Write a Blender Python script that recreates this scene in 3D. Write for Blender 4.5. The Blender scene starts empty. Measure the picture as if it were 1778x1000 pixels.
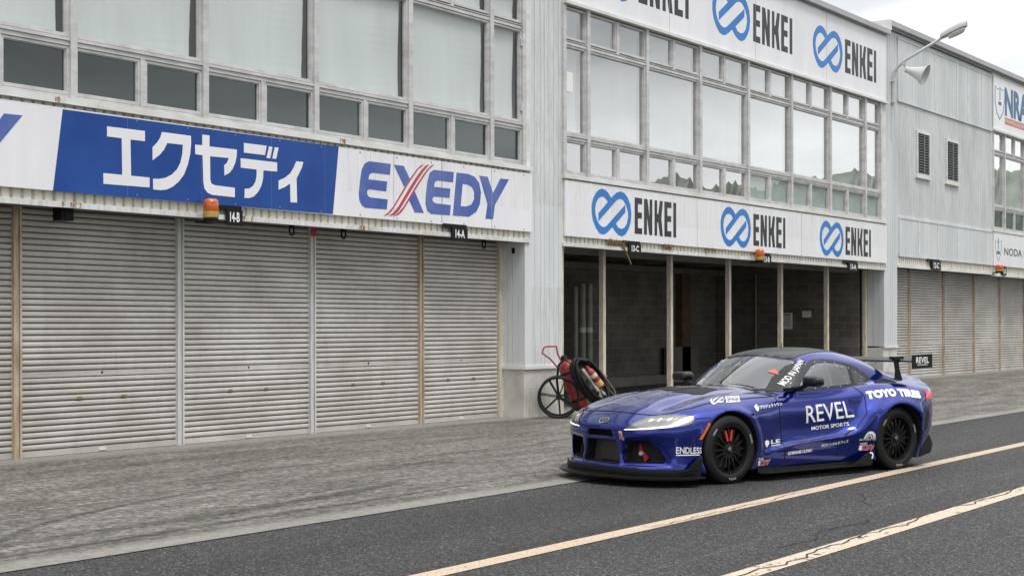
import bpy, bmesh, math, random
import numpy as np
from mathutils import Vector, Matrix
from mathutils.bvhtree import BVHTree
from mathutils.geometry import delaunay_2d_cdt

random.seed(7)
rng = np.random.default_rng(11)
S = bpy.context.scene
COL = S.collection
R = math.radians

# ------------------------------------------------------------------ camera
A = math.atan(1860 / 2600.0)
ROLL = 0.0018
cam_d = bpy.data.cameras.new('camera')
cam = bpy.data.objects.new('camera', cam_d)
COL.objects.link(cam)
cam_d.sensor_fit = 'HORIZONTAL'
cam_d.sensor_width = 36.0
cam_d.lens = 36.0 * 2600 / 1778
cam_d.shift_y = 64.0 / 1778
cam_d.clip_start = 0.1
cam_d.clip_end = 4000
cam.matrix_world = (Matrix.Translation((0, 0, 1.561)) @
                    Matrix.Rotation(A - math.pi / 2, 4, 'Z') @
                    Matrix.Rotation(math.pi / 2, 4, 'X') @
                    Matrix.Rotation(-ROLL, 4, 'Z'))
S.camera = cam

# ------------------------------------------------------------------ world
SUN_EL, SUN_AZ = R(66), R(200)
world = bpy.data.worlds.new('World')
S.world = world
world.use_nodes = True
nt = world.node_tree
for n in list(nt.nodes):
    nt.nodes.remove(n)
N, L = nt.nodes.new, nt.links.new
out = N('ShaderNodeOutputWorld')
bg = N('ShaderNodeBackground')
bg.inputs['Strength'].default_value = 0.105
sky = N('ShaderNodeTexSky')
sky.sky_type = 'NISHITA'
sky.sun_disc = False
sky.sun_elevation = SUN_EL
sky.sun_rotation = SUN_AZ
sky.air_density = 1.0
sky.dust_density = 2.0
tc = N('ShaderNodeTexCoord')
sep = N('ShaderNodeSeparateXYZ')
L(tc.outputs['Generated'], sep.inputs[0])
# cloud layer: project the view direction onto a flat ceiling
addz = N('ShaderNodeMath'); addz.operation = 'ADD'; addz.inputs[1].default_value = 0.10
absz = N('ShaderNodeMath'); absz.operation = 'MAXIMUM'; absz.inputs[1].default_value = 0.0
L(sep.outputs['Z'], absz.inputs[0]); L(absz.outputs[0], addz.inputs[0])
dx = N('ShaderNodeMath'); dx.operation = 'DIVIDE'
dy = N('ShaderNodeMath'); dy.operation = 'DIVIDE'
L(sep.outputs['X'], dx.inputs[0]); L(addz.outputs[0], dx.inputs[1])
L(sep.outputs['Y'], dy.inputs[0]); L(addz.outputs[0], dy.inputs[1])
com = N('ShaderNodeCombineXYZ')
L(dx.outputs[0], com.inputs[0]); L(dy.outputs[0], com.inputs[1])
nz = N('ShaderNodeTexNoise'); nz.inputs['Scale'].default_value = 1.05
nz.inputs['Detail'].default_value = 8; nz.inputs['Roughness'].default_value = 0.55
nz.inputs['Distortion'].default_value = 0.6
L(com.outputs[0], nz.inputs['Vector'])
cr = N('ShaderNodeValToRGB')
cr.color_ramp.elements[0].position = 0.40; cr.color_ramp.elements[0].color = (6.4, 6.5, 6.65, 1)
cr.color_ramp.elements[1].position = 0.60; cr.color_ramp.elements[1].color = (9.0, 9.0, 9.0, 1)
L(nz.outputs['Fac'], cr.inputs[0])
hz = N('ShaderNodeMapRange')           # thin bright layer of cloud near the horizon
hz.inputs['From Min'].default_value = 0.07; hz.inputs['From Max'].default_value = 0.21
hz.inputs['To Min'].default_value = 0.60; hz.inputs['To Max'].default_value = 0.0
L(sep.outputs['Z'], hz.inputs['Value'])
mixh = N('ShaderNodeMixRGB'); mixh.inputs[2].default_value = (8.4, 8.4, 8.4, 1)
L(hz.outputs[0], mixh.inputs[0]); L(cr.outputs[0], mixh.inputs[1])
mixs = N('ShaderNodeMixRGB'); mixs.inputs[0].default_value = 0.90
L(sky.outputs[0], mixs.inputs[1]); L(mixh.outputs[0], mixs.inputs[2])
zen = N('ShaderNodeMapRange')          # an overcast sky is brightest overhead
zen.inputs['From Min'].default_value = 0.25; zen.inputs['From Max'].default_value = 0.95
zen.inputs['To Min'].default_value = 1.0; zen.inputs['To Max'].default_value = 1.7
L(sep.outputs['Z'], zen.inputs['Value'])
mulz = N('ShaderNodeMixRGB'); mulz.blend_type = 'MULTIPLY'; mulz.inputs[0].default_value = 1.0
sid = N('ShaderNodeMapRange')          # thinner cloud on the sunward side
sid.inputs['From Min'].default_value = 0.25; sid.inputs['From Max'].default_value = -0.45
sid.inputs['To Min'].default_value = 1.0; sid.inputs['To Max'].default_value = 1.18
L(sep.outputs['Y'], sid.inputs['Value'])
muls = N('ShaderNodeMixRGB'); muls.blend_type = 'MULTIPLY'; muls.inputs[0].default_value = 1.0
L(mixs.outputs[0], muls.inputs[1]); L(sid.outputs[0], muls.inputs[2])
def ramp(src, a, b):
    q = N('ShaderNodeMapRange'); q.interpolation_type = 'SMOOTHSTEP'
    q.inputs['From Min'].default_value = a; q.inputs['From Max'].default_value = b
    L(src, q.inputs['Value']); return q.outputs[0]
def mul(a, b, k=None):
    q = N('ShaderNodeMath'); q.operation = 'MULTIPLY'; L(a, q.inputs[0])
    if k is None: L(b, q.inputs[1])
    else: q.inputs[1].default_value = k
    return q.outputs[0]
# a darker bank of cloud above the valley
bank = mul(mul(ramp(sep.outputs['Z'], .115, .19), ramp(sep.outputs['Z'], .60, .42)), ramp(sep.outputs['Y'], -.05, -.25))
dk = N('ShaderNodeMath'); dk.operation = 'MULTIPLY_ADD'; dk.inputs[1].default_value = -0.46; dk.inputs[2].default_value = 1.0
L(bank, dk.inputs[0])
mulb = N('ShaderNodeMixRGB'); mulb.blend_type = 'MULTIPLY'; mulb.inputs[0].default_value = 1.0
L(muls.outputs[0], mulb.inputs[1]); L(dk.outputs[0], mulb.inputs[2])
L(mulb.outputs[0], mulz.inputs[1]); L(zen.outputs[0], mulz.inputs[2])
L(mulz.outputs[0], bg.inputs['Color'])
L(bg.outputs[0], out.inputs['Surface'])

sun_d = bpy.data.lights.new('sun', 'SUN')
sun_d.energy = 1.5
sun_d.angle = R(18)
sun_d.color = (1.0, 0.97, 0.93)
sun = bpy.data.objects.new('sun', sun_d)
COL.objects.link(sun)
# light comes from behind the camera, high up
_sd = Vector((math.sin(SUN_AZ) * math.cos(SUN_EL), math.cos(SUN_AZ) * math.cos(SUN_EL), math.sin(SUN_EL)))
sun.rotation_euler = _sd.to_track_quat('Z', 'Y').to_euler()
sun.location = _sd * 60

S.view_settings.view_transform = 'Standard'
S.view_settings.look = 'None'
S.view_settings.exposure = 0.43
S.view_settings.gamma = 1.0
S.cycles.max_bounces = 8
S.cycles.transparent_max_bounces = 12

# ------------------------------------------------------------------ materials
MATS = {}
def mat(name, col, rough=0.6, metal=0.0, spec=0.5, var=0.0, vscale=3.0, dark=None, bump=0.0, bscale=60.0,
        coat=0.0, emit=None, estr=1.0, stretch=(1, 1, 1), detail=6.0):
    """principled surface, its colour broken up by world-space noise"""
    if name in MATS:
        return MATS[name]
    m = bpy.data.materials.new(name)
    m.use_nodes = True
    t = m.node_tree
    b = t.nodes['Principled BSDF']
    c4 = (col[0], col[1], col[2], 1)
    b.inputs['Base Color'].default_value = c4
    b.inputs['Roughness'].default_value = rough
    b.inputs['Metallic'].default_value = metal
    b.inputs['Specular IOR Level'].default_value = spec
    if coat:
        b.inputs['Coat Weight'].default_value = coat
        b.inputs['Coat Roughness'].default_value = 0.04
    if emit:
        b.inputs['Emission Color'].default_value = (emit[0], emit[1], emit[2], 1)
        b.inputs['Emission Strength'].default_value = estr
    if var or bump:
        g = t.nodes.new('ShaderNodeNewGeometry')
        mp = t.nodes.new('ShaderNodeMapping')
        mp.inputs['Scale'].default_value = stretch
        t.links.new(g.outputs['Position'], mp.inputs['Vector'])
    if var:
        nz = t.nodes.new('ShaderNodeTexNoise')
        nz.inputs['Scale'].default_value = vscale
        nz.inputs['Detail'].default_value = detail
        nz.inputs['Roughness'].default_value = 0.62
        t.links.new(mp.outputs[0], nz.inputs['Vector'])
        cr = t.nodes.new('ShaderNodeValToRGB')
        d = dark if dark else [c * (1 - var) for c in col]
        cr.color_ramp.elements[0].position = 0.30
        cr.color_ramp.elements[0].color = (d[0], d[1], d[2], 1)
        cr.color_ramp.elements[1].position = 0.62
        cr.color_ramp.elements[1].color = c4
        t.links.new(nz.outputs['Fac'], cr.inputs[0])
        t.links.new(cr.outputs[0], b.inputs['Base Color'])
    if bump:
        n2 = t.nodes.new('ShaderNodeTexNoise')
        n2.inputs['Scale'].default_value = bscale
        n2.inputs['Detail'].default_value = 4
        t.links.new(mp.outputs[0], n2.inputs['Vector'])
        bp = t.nodes.new('ShaderNodeBump')
        bp.inputs['Strength'].default_value = bump
        bp.inputs['Distance'].default_value = 0.01
        t.links.new(n2.outputs['Fac'], bp.inputs['Height'])
        t.links.new(bp.outputs[0], b.inputs['Normal'])
    MATS[name] = m
    return m

def glass(name, tint, refl, rough=0.0, rcol=(1, 1, 1), wave=0.0, fk=1.6):
    """thin pane: part of the light mirrored off the (filmed) glass, the rest passes tinted"""
    if name in MATS:
        return MATS[name]
    m = bpy.data.materials.new(name)
    m.use_nodes = True
    t = m.node_tree
    for n in list(t.nodes):
        t.nodes.remove(n)
    o = t.nodes.new('ShaderNodeOutputMaterial')
    mx = t.nodes.new('ShaderNodeMixShader')
    tr = t.nodes.new('ShaderNodeBsdfTransparent'); tr.inputs[0].default_value = (*tint, 1)
    gl = t.nodes.new('ShaderNodeBsdfGlossy'); gl.inputs['Roughness'].default_value = rough
    gl.inputs['Color'].default_value = (*rcol, 1)
    lw = t.nodes.new('ShaderNodeLayerWeight'); lw.inputs['Blend'].default_value = 0.5
    pw = t.nodes.new('ShaderNodeMath'); pw.operation = 'POWER'; pw.inputs[1].default_value = 5.0
    t.links.new(lw.outputs['Facing'], pw.inputs[0])
    fr = t.nodes.new('ShaderNodeMath'); fr.operation = 'MULTIPLY_ADD'; fr.inputs[1].default_value = 0.93; fr.inputs[2].default_value = 0.07
    t.links.new(pw.outputs[0], fr.inputs[0])
    ma = t.nodes.new('ShaderNodeMath'); ma.operation = 'MULTIPLY_ADD'
    ma.inputs[1].default_value = fk; ma.inputs[2].default_value = refl; ma.use_clamp = True
    if wave:
        g_ = t.nodes.new('ShaderNodeNewGeometry'); wn = t.nodes.new('ShaderNodeTexNoise')
        wn.inputs['Scale'].default_value = 1.1; wn.inputs['Detail'].default_value = 2
        t.links.new(g_.outputs['Position'], wn.inputs['Vector'])
        wb = t.nodes.new('ShaderNodeBump'); wb.inputs['Strength'].default_value = wave; wb.inputs['Distance'].default_value = 0.05
        t.links.new(wn.outputs['Fac'], wb.inputs['Height']); t.links.new(wb.outputs[0], gl.inputs['Normal'])
    t.links.new(fr.outputs[0], ma.inputs[0])
    t.links.new(ma.outputs[0], mx.inputs[0])
    t.links.new(tr.outputs[0], mx.inputs[1]); t.links.new(gl.outputs[0], mx.inputs[2])
    t.links.new(mx.outputs[0], o.inputs[0])
    MATS[name] = m
    return m

# ------------------------------------------------------------------ mesh helpers
def in_poly(P, x, y):
    c = False; j = len(P) - 1
    for i in range(len(P)):
        if (P[i][1] > y) != (P[j][1] > y) and x < (P[j][0] - P[i][0]) * (y - P[i][1]) / (P[j][1] - P[i][1]) + P[i][0]:
            c = not c
        j = i
    return c
def inner_faces(V, F_, loops):
    o = []
    for f in F_:
        x = sum(V[i][0] for i in f) / len(f); y = sum(V[i][1] for i in f) / len(f)
        if in_poly(loops[0], x, y) and not any(in_poly(h, x, y) for h in loops[1:]):
            o.append(f)
    return o

class MB:
    """collects shapes, then links them as ONE mesh object"""
    def __init__(self):
        self.v = []; self.f = []; self.m = []
    def add(self, vs, fs, mi=0):
        o = len(self.v)
        self.v += [tuple(p) for p in vs]
        self.f += [tuple(i + o for i in f) for f in fs]
        self.m += [mi] * len(fs)
        return self
    def box(self, x0, x1, y0, y1, z0, z1, mi=0, T=None):
        vs = [(x, y, z) for x in (x0, x1) for y in (y0, y1) for z in (z0, z1)]
        if T is not None:
            vs = [T @ Vector(p) for p in vs]
        return self.add(vs, [(0, 1, 3, 2), (4, 6, 7, 5), (0, 4, 5, 1), (2, 3, 7, 6), (0, 2, 6, 4), (1, 5, 7, 3)], mi)
    def bbox(self, x0, x1, y0, y1, z0, z1, b=0.006, mi=0):
        """box with chamfered edges"""
        bm = bmesh.new()
        bmesh.ops.create_cube(bm, size=1)
        for w in bm.verts:
            w.co = ((x0 + x1) / 2 + w.co.x * (x1 - x0), (y0 + y1) / 2 + w.co.y * (y1 - y0), (z0 + z1) / 2 + w.co.z * (z1 - z0))
        bmesh.ops.bevel(bm, geom=list(bm.edges), offset=b, segments=2, affect='EDGES', profile=0.5)
        self.bm(bm, mi); return self
    def bm(self, bm, mi=0):
        bm.verts.index_update()
        self.add([w.co[:] for w in bm.verts], [[w.index for w in f.verts] for f in bm.faces], mi)
        bm.free(); return self
    def tube(self, pts, r, n=10, mi=0, closed=False, cap=True):
        pts = [Vector(p) for p in pts]
        rs = r if isinstance(r, (list, tuple)) else [r] * len(pts)
        k = len(pts); rings = []
        up = None
        for i, p in enumerate(pts):
            a = pts[(i - 1) % k] if (closed or i > 0) else p
            b = pts[(i + 1) % k] if (closed or i < k - 1) else p
            t = (b - a).normalized()
            if up is None:
                up = t.orthogonal().normalized()
            up = (up - t * up.dot(t))
            up = up.normalized() if up.length > 1e-6 else t.orthogonal().normalized()
            w = t.cross(up)
            rings.append([p + (up * math.cos(2 * math.pi * j / n) + w * math.sin(2 * math.pi * j / n)) * rs[i] for j in range(n)])
        vs = [q for ring in rings for q in ring]; fs = []
        for i in range(k if closed else k - 1):
            i2 = (i + 1) % k
            for j in range(n):
                j2 = (j + 1) % n
                fs.append((i * n + j, i * n + j2, i2 * n + j2, i2 * n + j))
        if cap and not closed:
            fs.append(tuple(range(n - 1, -1, -1)))
            fs.append(tuple((k - 1) * n + j for j in range(n)))
        return self.add(vs, fs, mi)
    def lathe(self, prof, n=24, T=None, mi=0, a0=0.0, a1=2 * math.pi):
        """profile of (radius, height) turned about local Z"""
        full = abs(a1 - a0 - 2 * math.pi) < 1e-6
        m = n if full else n + 1
        vs = []
        for i in range(m):
            a = a0 + (a1 - a0) * i / n
            for (r, h) in prof:
                p = Vector((r * math.cos(a), r * math.sin(a), h))
                vs.append(T @ p if T is not None else p)
        k = len(prof); fs = []
        for i in range(n):
            i2 = (i + 1) % m
            for j in range(k - 1):
                fs.append((i * k + j, i2 * k + j, i2 * k + j + 1, i * k + j + 1))
        return self.add(vs, fs, mi)
    def prism(self, poly, fn, d0, d1, mi=0, holes=()):
        """2-d outline (with holes) given thickness; fn(u, v, d) -> point"""
        pts = []; edges = []
        for loop in [poly] + list(holes):
            o = len(pts); k = len(loop)
            pts += [Vector(p) for p in loop]
            edges += [(o + i, o + (i + 1) % k) for i in range(k)]
        V, E_, F_, *_ = delaunay_2d_cdt(pts, edges, [], 0, 1e-7)
        F_ = inner_faces(V, F_, [poly] + list(holes))
        a = [fn(p[0], p[1], d1) for p in V]; b = [fn(p[0], p[1], d0) for p in V]
        n = len(V)
        self.add(a + b, [tuple(f) for f in F_] + [tuple(i + n for i in reversed(f)) for f in F_], mi)
        for loop in [poly] + list(holes):
            k = len(loop)
            ring = [fn(p[0], p[1], d1) for p in loop] + [fn(p[0], p[1], d0) for p in loop]
            self.add(ring, [(i, i + k, (i + 1) % k + k, (i + 1) % k) for i in range(k)], mi)
        return self
    def build(self, name, mats, parent=None, smooth=False, fix=True):
        me = bpy.data.meshes.new(name)
        me.from_pydata(self.v, [], self.f)
        for m in (mats if isinstance(mats, (list, tuple)) else [mats]):
            me.materials.append(m)
        if any(self.m):
            me.polygons.foreach_set('material_index', self.m)
        if fix:
            bm = bmesh.new(); bm.from_mesh(me)
            bmesh.ops.recalc_face_normals(bm, faces=bm.faces)
            bm.to_mesh(me); bm.free()
        if smooth:
            try:
                me.polygons.foreach_set('use_smooth', [True] * len(me.polygons))
                me.set_sharp_from_angle(angle=R(smooth if smooth > 1 else 40))
            except Exception:
                pass
        me.update()
        ob = bpy.data.objects.new(name, me)
        COL.objects.link(ob)
        if parent is not None:
            ob.parent = parent
        return ob

def tag(o, label=None, cat=None, group=None, kind=None):
    if label: o['label'] = label
    if cat: o['category'] = cat
    if group: o['group'] = group
    if kind: o['kind'] = kind
    return o

def empty(name, loc=(0, 0, 0), rz=0.0):
    o = bpy.data.objects.new(name, None)
    COL.objects.link(o)
    o.empty_display_size = 0.2
    o.location = loc; o.rotation_euler = (0, 0, rz)
    return o

def smoothstep(a, b, x):
    t = np.clip((x - a) / (b - a), 0, 1)
    return t * t * (3 - 2 * t)

_fontcache = {}
def text_mesh(s, offset=0.0, shear=0.0, spacing=1.0, cuts=0):
    """lettering as flat triangles, normalised to the unit box"""
    cu = bpy.data.curves.new('tmp', 'FONT')
    cu.body = s; cu.offset = offset; cu.shear = shear; cu.space_character = spacing
    cu.resolution_u = 3; cu.fill_mode = 'FRONT'
    ob = bpy.data.objects.new('tmp', cu)
    COL.objects.link(ob)
    bpy.context.view_layer.update()
    dg = bpy.context.evaluated_depsgraph_get()
    me = bpy.data.meshes.new_from_object(ob.evaluated_get(dg))
    bm = bmesh.new(); bm.from_mesh(me)
    if cuts:
        x0 = min(w.co.x for w in bm.verts); x1 = max(w.co.x for w in bm.verts)
        y0 = min(w.co.y for w in bm.verts); y1 = max(w.co.y for w in bm.verts)
        for k in range(1, cuts):
            bmesh.ops.bisect_plane(bm, geom=bm.verts[:] + bm.edges[:] + bm.faces[:], plane_co=(x0 + (x1 - x0) * k / cuts, 0, 0), plane_no=(1, 0, 0))
        for k in range(1, 4):
            bmesh.ops.bisect_plane(bm, geom=bm.verts[:] + bm.edges[:] + bm.faces[:], plane_co=(0, y0 + (y1 - y0) * k / 4, 0), plane_no=(0, 1, 0))
        bmesh.ops.triangulate(bm, faces=bm.faces)
    bm.to_mesh(me); bm.free()
    v = np.array([w.co[:2] for w in me.vertices])
    f = [tuple(p.vertices) for p in me.polygons]
    bpy.data.objects.remove(ob); bpy.data.curves.remove(cu); bpy.data.meshes.remove(me)
    mn, mx = v.min(0), v.max(0)
    return (v - mn) / (mx - mn), f, (mx - mn)[0] / (mx - mn)[1]
# ------------------------------------------------------------------ ground
def node_mat(name):
    m = bpy.data.materials.new(name); m.use_nodes = True
    t = m.node_tree
    return m, t, t.nodes['Principled BSDF']

def asphalt_mat():
    m, t, b = node_mat('asphalt')
    N = t.nodes.new; K = t.links.new
    g = N('ShaderNodeNewGeometry')
    # stones of the mix
    v = N('ShaderNodeTexVoronoi'); v.inputs['Scale'].default_value = 78
    K(g.outputs['Position'], v.inputs['Vector'])
    n1 = N('ShaderNodeTexNoise'); n1.inputs['Scale'].default_value = 42; n1.inputs['Detail'].default_value = 5
    n1.inputs['Roughness'].default_value = 0.8
    K(g.outputs['Position'], n1.inputs['Vector'])
    sc = N('ShaderNodeSeparateColor'); K(v.outputs['Color'], sc.inputs[0])
    cr = N('ShaderNodeValToRGB')
    e = cr.color_ramp.elements
    e[0].position = 0.0; e[0].color = (0.012, 0.012, 0.012, 1)
    e[1].position = 1.0; e[1].color = (0.42, 0.41, 0.39, 1)
    for p, c in ((0.45, (0.022, 0.022, 0.022, 1)), (0.76, (0.060, 0.060, 0.059, 1)), (0.92, (0.18, 0.177, 0.17, 1))):
        x = e.new(p); x.color = c
    mm = N('ShaderNodeMath'); mm.operation = 'MULTIPLY_ADD'; mm.inputs[1].default_value = 0.72; 
    ns = N('ShaderNodeMath'); ns.operation = 'MULTIPLY_ADD'; ns.inputs[1].default_value = 1.1; ns.inputs[2].default_value = -0.42
    K(n1.outputs['Fac'], ns.inputs[0])
    K(sc.outputs[0], mm.inputs[0]); K(ns.outputs[0], mm.inputs[2])
    K(mm.outputs[0], cr.inputs[0])
    # worn lanes and patches, stretched along the lane
    mp = N('ShaderNodeMapping'); mp.inputs['Scale'].default_value = (0.12, 0.9, 1)
    K(g.outputs['Position'], mp.inputs['Vector'])
    n2 = N('ShaderNodeTexNoise'); n2.inputs['Scale'].default_value = 1.2; n2.inputs['Detail'].default_value = 6
    K(mp.outputs[0], n2.inputs['Vector'])
    r2 = N('ShaderNodeMapRange'); r2.inputs['From Min'].default_value = 0.3; r2.inputs['From Max'].default_value = 0.7
    r2.inputs['To Min'].default_value = 0.72; r2.inputs['To Max'].default_value = 1.28
    K(n2.outputs['Fac'], r2.inputs['Value'])
    mu = N('ShaderNodeMixRGB'); mu.blend_type = 'MULTIPLY'; mu.inputs[0].default_value = 1
    K(cr.outputs[0], mu.inputs[1]); K(r2.outputs[0], mu.inputs[2])
    K(mu.outputs[0], b.inputs['Base Color'])
    b.inputs['Roughness'].default_value = 0.72; b.inputs['Specular IOR Level'].default_value = 0.35
    bp = N('ShaderNodeBump'); bp.inputs['Strength'].default_value = 0.55; bp.inputs['Distance'].default_value = 0.012
    K(v.outputs['Distance'], bp.inputs['Height']); K(bp.outputs[0], b.inputs['Normal'])
    return m

def concrete_mat():
    m, t, b = node_mat('worn_concrete')
    N = t.nodes.new; K = t.links.new
    g = N('ShaderNodeNewGeometry')
    def noise(scale, st, det=8, ro=0.65, dist=0.0):
        mp = N('ShaderNodeMapping'); mp.inputs['Scale'].default_value = st
        K(g.outputs['Position'], mp.inputs['Vector'])
        n = N('ShaderNodeTexNoise'); n.inputs['Scale'].default_value = scale
        n.inputs['Detail'].default_value = det; n.inputs['Roughness'].default_value = ro
        n.inputs['Distortion'].default_value = dist
        K(mp.outputs[0], n.inputs['Vector']); return n
    a = noise(2.3, (0.22, 1.0, 1), 9, 0.72, 0.4)       # long worn streaks
    cr = N('ShaderNodeValToRGB'); e = cr.color_ramp.elements
    e[0].position = 0.32; e[0].color = (0.085, 0.080, 0.070, 1)
    e[1].position = 0.68; e[1].color = (0.235, 0.224, 0.199, 1)
    x = e.new(0.48); x.color = (0.145, 0.137, 0.121, 1)
    K(a.outputs['Fac'], cr.inputs[0])
    f = noise(20, (0.7, 1, 1), 8, 0.85)                # exposed grit
    rf = N('ShaderNodeMapRange'); rf.inputs['From Min'].default_value = 0.36; rf.inputs['From Max'].default_value = 0.64
    rf.inputs['To Min'].default_value = 0.22; rf.inputs['To Max'].default_value = 1.75
    K(f.outputs['Fac'], rf.inputs['Value'])
    mu = N('ShaderNodeMixRGB'); mu.blend_type = 'MULTIPLY'; mu.inputs[0].default_value = 1
    K(cr.outputs[0], mu.inputs[1]); K(rf.outputs[0], mu.inputs[2])
    f2 = noise(9.5, (1.1, 0.9, 1), 6, 0.78)
    r2_ = N('ShaderNodeMapRange'); r2_.inputs['From Min'].default_value = 0.36; r2_.inputs['From Max'].default_value = 0.64
    r2_.inputs['To Min'].default_value = 0.42; r2_.inputs['To Max'].default_value = 1.42
    K(f2.outputs['Fac'], r2_.inputs['Value'])
    mu2 = N('ShaderNodeMixRGB'); mu2.blend_type = 'MULTIPLY'; mu2.inputs[0].default_value = 1
    K(mu.outputs[0], mu2.inputs[1]); K(r2_.outputs[0], mu2.inputs[2])
    mu = mu2
    c = noise(5, (0.4, 2.0, 1), 7, 0.75)                # scrapes and oil
    rc = N('ShaderNodeMapRange'); rc.inputs['From Min'].default_value = 0.53; rc.inputs['From Max'].default_value = 0.70
    rc.inputs['To Min'].default_value = 0.0; rc.inputs['To Max'].default_value = 0.62
    K(c.outputs['Fac'], rc.inputs['Value'])
    m2 = N('ShaderNodeMixRGB'); m2.inputs[2].default_value = (0.052, 0.05, 0.047, 1)
    K(rc.outputs[0], m2.inputs[0]); K(mu.outputs[0], m2.inputs[1])
    # brushed clean strips: along the doors and along the lane edge
    sp = N('ShaderNodeSeparateXYZ'); K(g.outputs['Position'], sp.inputs[0])
    def band(y0, y1, soft):
        q1 = N('ShaderNodeMapRange'); q1.inputs['From Min'].default_value = y0 - soft; q1.inputs['From Max'].default_value = y0 + soft
        q2 = N('ShaderNodeMapRange'); q2.inputs['From Min'].default_value = y1 - soft; q2.inputs['From Max'].default_value = y1 + soft
        q2.inputs['To Min'].default_value = 1; q2.inputs['To Max'].default_value = 0
        K(sp.outputs['Y'], q1.inputs['Value']); K(sp.outputs['Y'], q2.inputs['Value'])
        mm = N('ShaderNodeMath'); mm.operation = 'MULTIPLY'; K(q1.outputs[0], mm.inputs[0]); K(q2.outputs[0], mm.inputs[1]); return mm
    b1 = band(14.35, 15.5, 0.14); b2 = band(7.9, 8.42, 0.10)
    mx = N('ShaderNodeMath'); mx.operation = 'MAXIMUM'; K(b1.outputs[0], mx.inputs[0]); K(b2.outputs[0], mx.inputs[1])
    ms = N('ShaderNodeMath'); ms.operation = 'MULTIPLY'; K(mx.outputs[0], ms.inputs[0])
    fr = N('ShaderNodeMapRange'); fr.inputs['From Min'].default_value = 0.3; fr.inputs['From Max'].default_value = 0.6
    fr.inputs['To Min'].default_value = 0.35; fr.inputs['To Max'].default_value = 0.85
    K(f.outputs['Fac'], fr.inputs['Value']); K(fr.outputs[0], ms.inputs[1])
    m3 = N('ShaderNodeMixRGB'); m3.inputs[2].default_value = (0.27, 0.257, 0.23, 1)
    K(ms.outputs[0], m3.inputs[0]); K(m2.outputs[0], m3.inputs[1])
    K(m3.outputs[0], b.inputs['Base Color'])
    b.inputs['Roughness'].default_value = 0.85; b.inputs['Specular IOR Level'].default_value = 0.25
    bp = N('ShaderNodeBump'); bp.inputs['Strength'].default_value = 0.5; bp.inputs['Distance'].default_value = 0.01
    K(f.outputs['Fac'], bp.inputs['Height']); K(bp.outputs[0], b.inputs['Normal'])
    return m

def worn_paint(name, col, under, amount, scale=9, stretch=(1, 1, 1), soft=0.07, amax=1.0):
    """thin paint, worn through in places"""
    m, t, b = node_mat(name)
    N = t.nodes.new; K = t.links.new
    g = N('ShaderNodeNewGeometry')
    mp = N('ShaderNodeMapping'); mp.inputs['Scale'].default_value = stretch
    K(g.outputs['Position'], mp.inputs['Vector'])
    n = N('ShaderNodeTexNoise'); n.inputs['Scale'].default_value = scale; n.inputs['Detail'].default_value = 10
    n.inputs['Roughness'].default_value = 0.75
    K(mp.outputs[0], n.inputs['Vector'])
    r = N('ShaderNodeMapRange'); r.inputs['From Min'].default_value = amount; r.inputs['From Max'].default_value = amount + soft; r.inputs['To Max'].default_value = amax
    K(n.outputs['Fac'], r.inputs['Value'])
    n2 = N('ShaderNodeTexNoise'); n2.inputs['Scale'].default_value = 55; n2.inputs['Detail'].default_value = 4
    K(g.outputs['Position'], n2.inputs['Vector'])
    cr = N('ShaderNodeValToRGB')
    cr.color_ramp.elements[0].position = 0.32; cr.color_ramp.elements[0].color = (*[c * 0.62 for c in col], 1)
    cr.color_ramp.elements[1].position = 0.6; cr.color_ramp.elements[1].color = (*col, 1)
    K(n2.outputs['Fac'], cr.inputs[0])
    K(cr.outputs[0], b.inputs['Base Color'])
    b.inputs['Roughness'].default_value = 0.7
    K(r.outputs[0], b.inputs['Alpha'])
    return m

M_ASPH = asphalt_mat(); M_CONC = concrete_mat()
EDGE_Y = 8.12
def ramp_z(x, y):
    """the apron climbs about ten centimetres towards the far garages"""
    a = float(smoothstep(24, 39, x)) * float(smoothstep(EDGE_Y + 0.2, 14.0, y))
    return 0.10 * a
# one ground sheet to the horizon
g = MB(); g.add([(-1500, -1500, -0.03), (1500, -1500, -0.03), (1500, 1500, -0.03), (-1500, 1500, -0.03)], [(0, 1, 2, 3)])
M_GRASS = mat('grass', (0.07, 0.10, 0.035), 0.9, var=0.5, vscale=0.6)
tag(g.build('ground', M_GRASS), kind='structure')
g = MB(); g.add([(-60, -14, 0.0), (150, -14, 0.0), (150, EDGE_Y, 0.0), (-60, EDGE_Y, 0.0)], [(0, 1, 2, 3)])
tag(g.build('pit_lane', M_ASPH), kind='structure')
g = MB()
xs = [-60, 0, 10, 20] + [24 + i for i in range(0, 17)] + [60, 90, 150]
ys = [EDGE_Y, 8.32, 9, 10, 11, 12, 13, 14, 14.4, 15.2, 19.25]
vs = [(x, y + (0.0 if j else 0.0), 0.006 + ramp_z(x, y)) for x in xs for j, y in enumerate(ys)]
k = len(ys)
fs = [(i * k + j, (i + 1) * k + j, (i + 1) * k + j + 1, i * k + j + 1) for i in range(len(xs) - 1) for j in range(k - 1)]
g.add(vs, fs); tag(g.build('apron', M_CONC), kind='structure')

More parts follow.
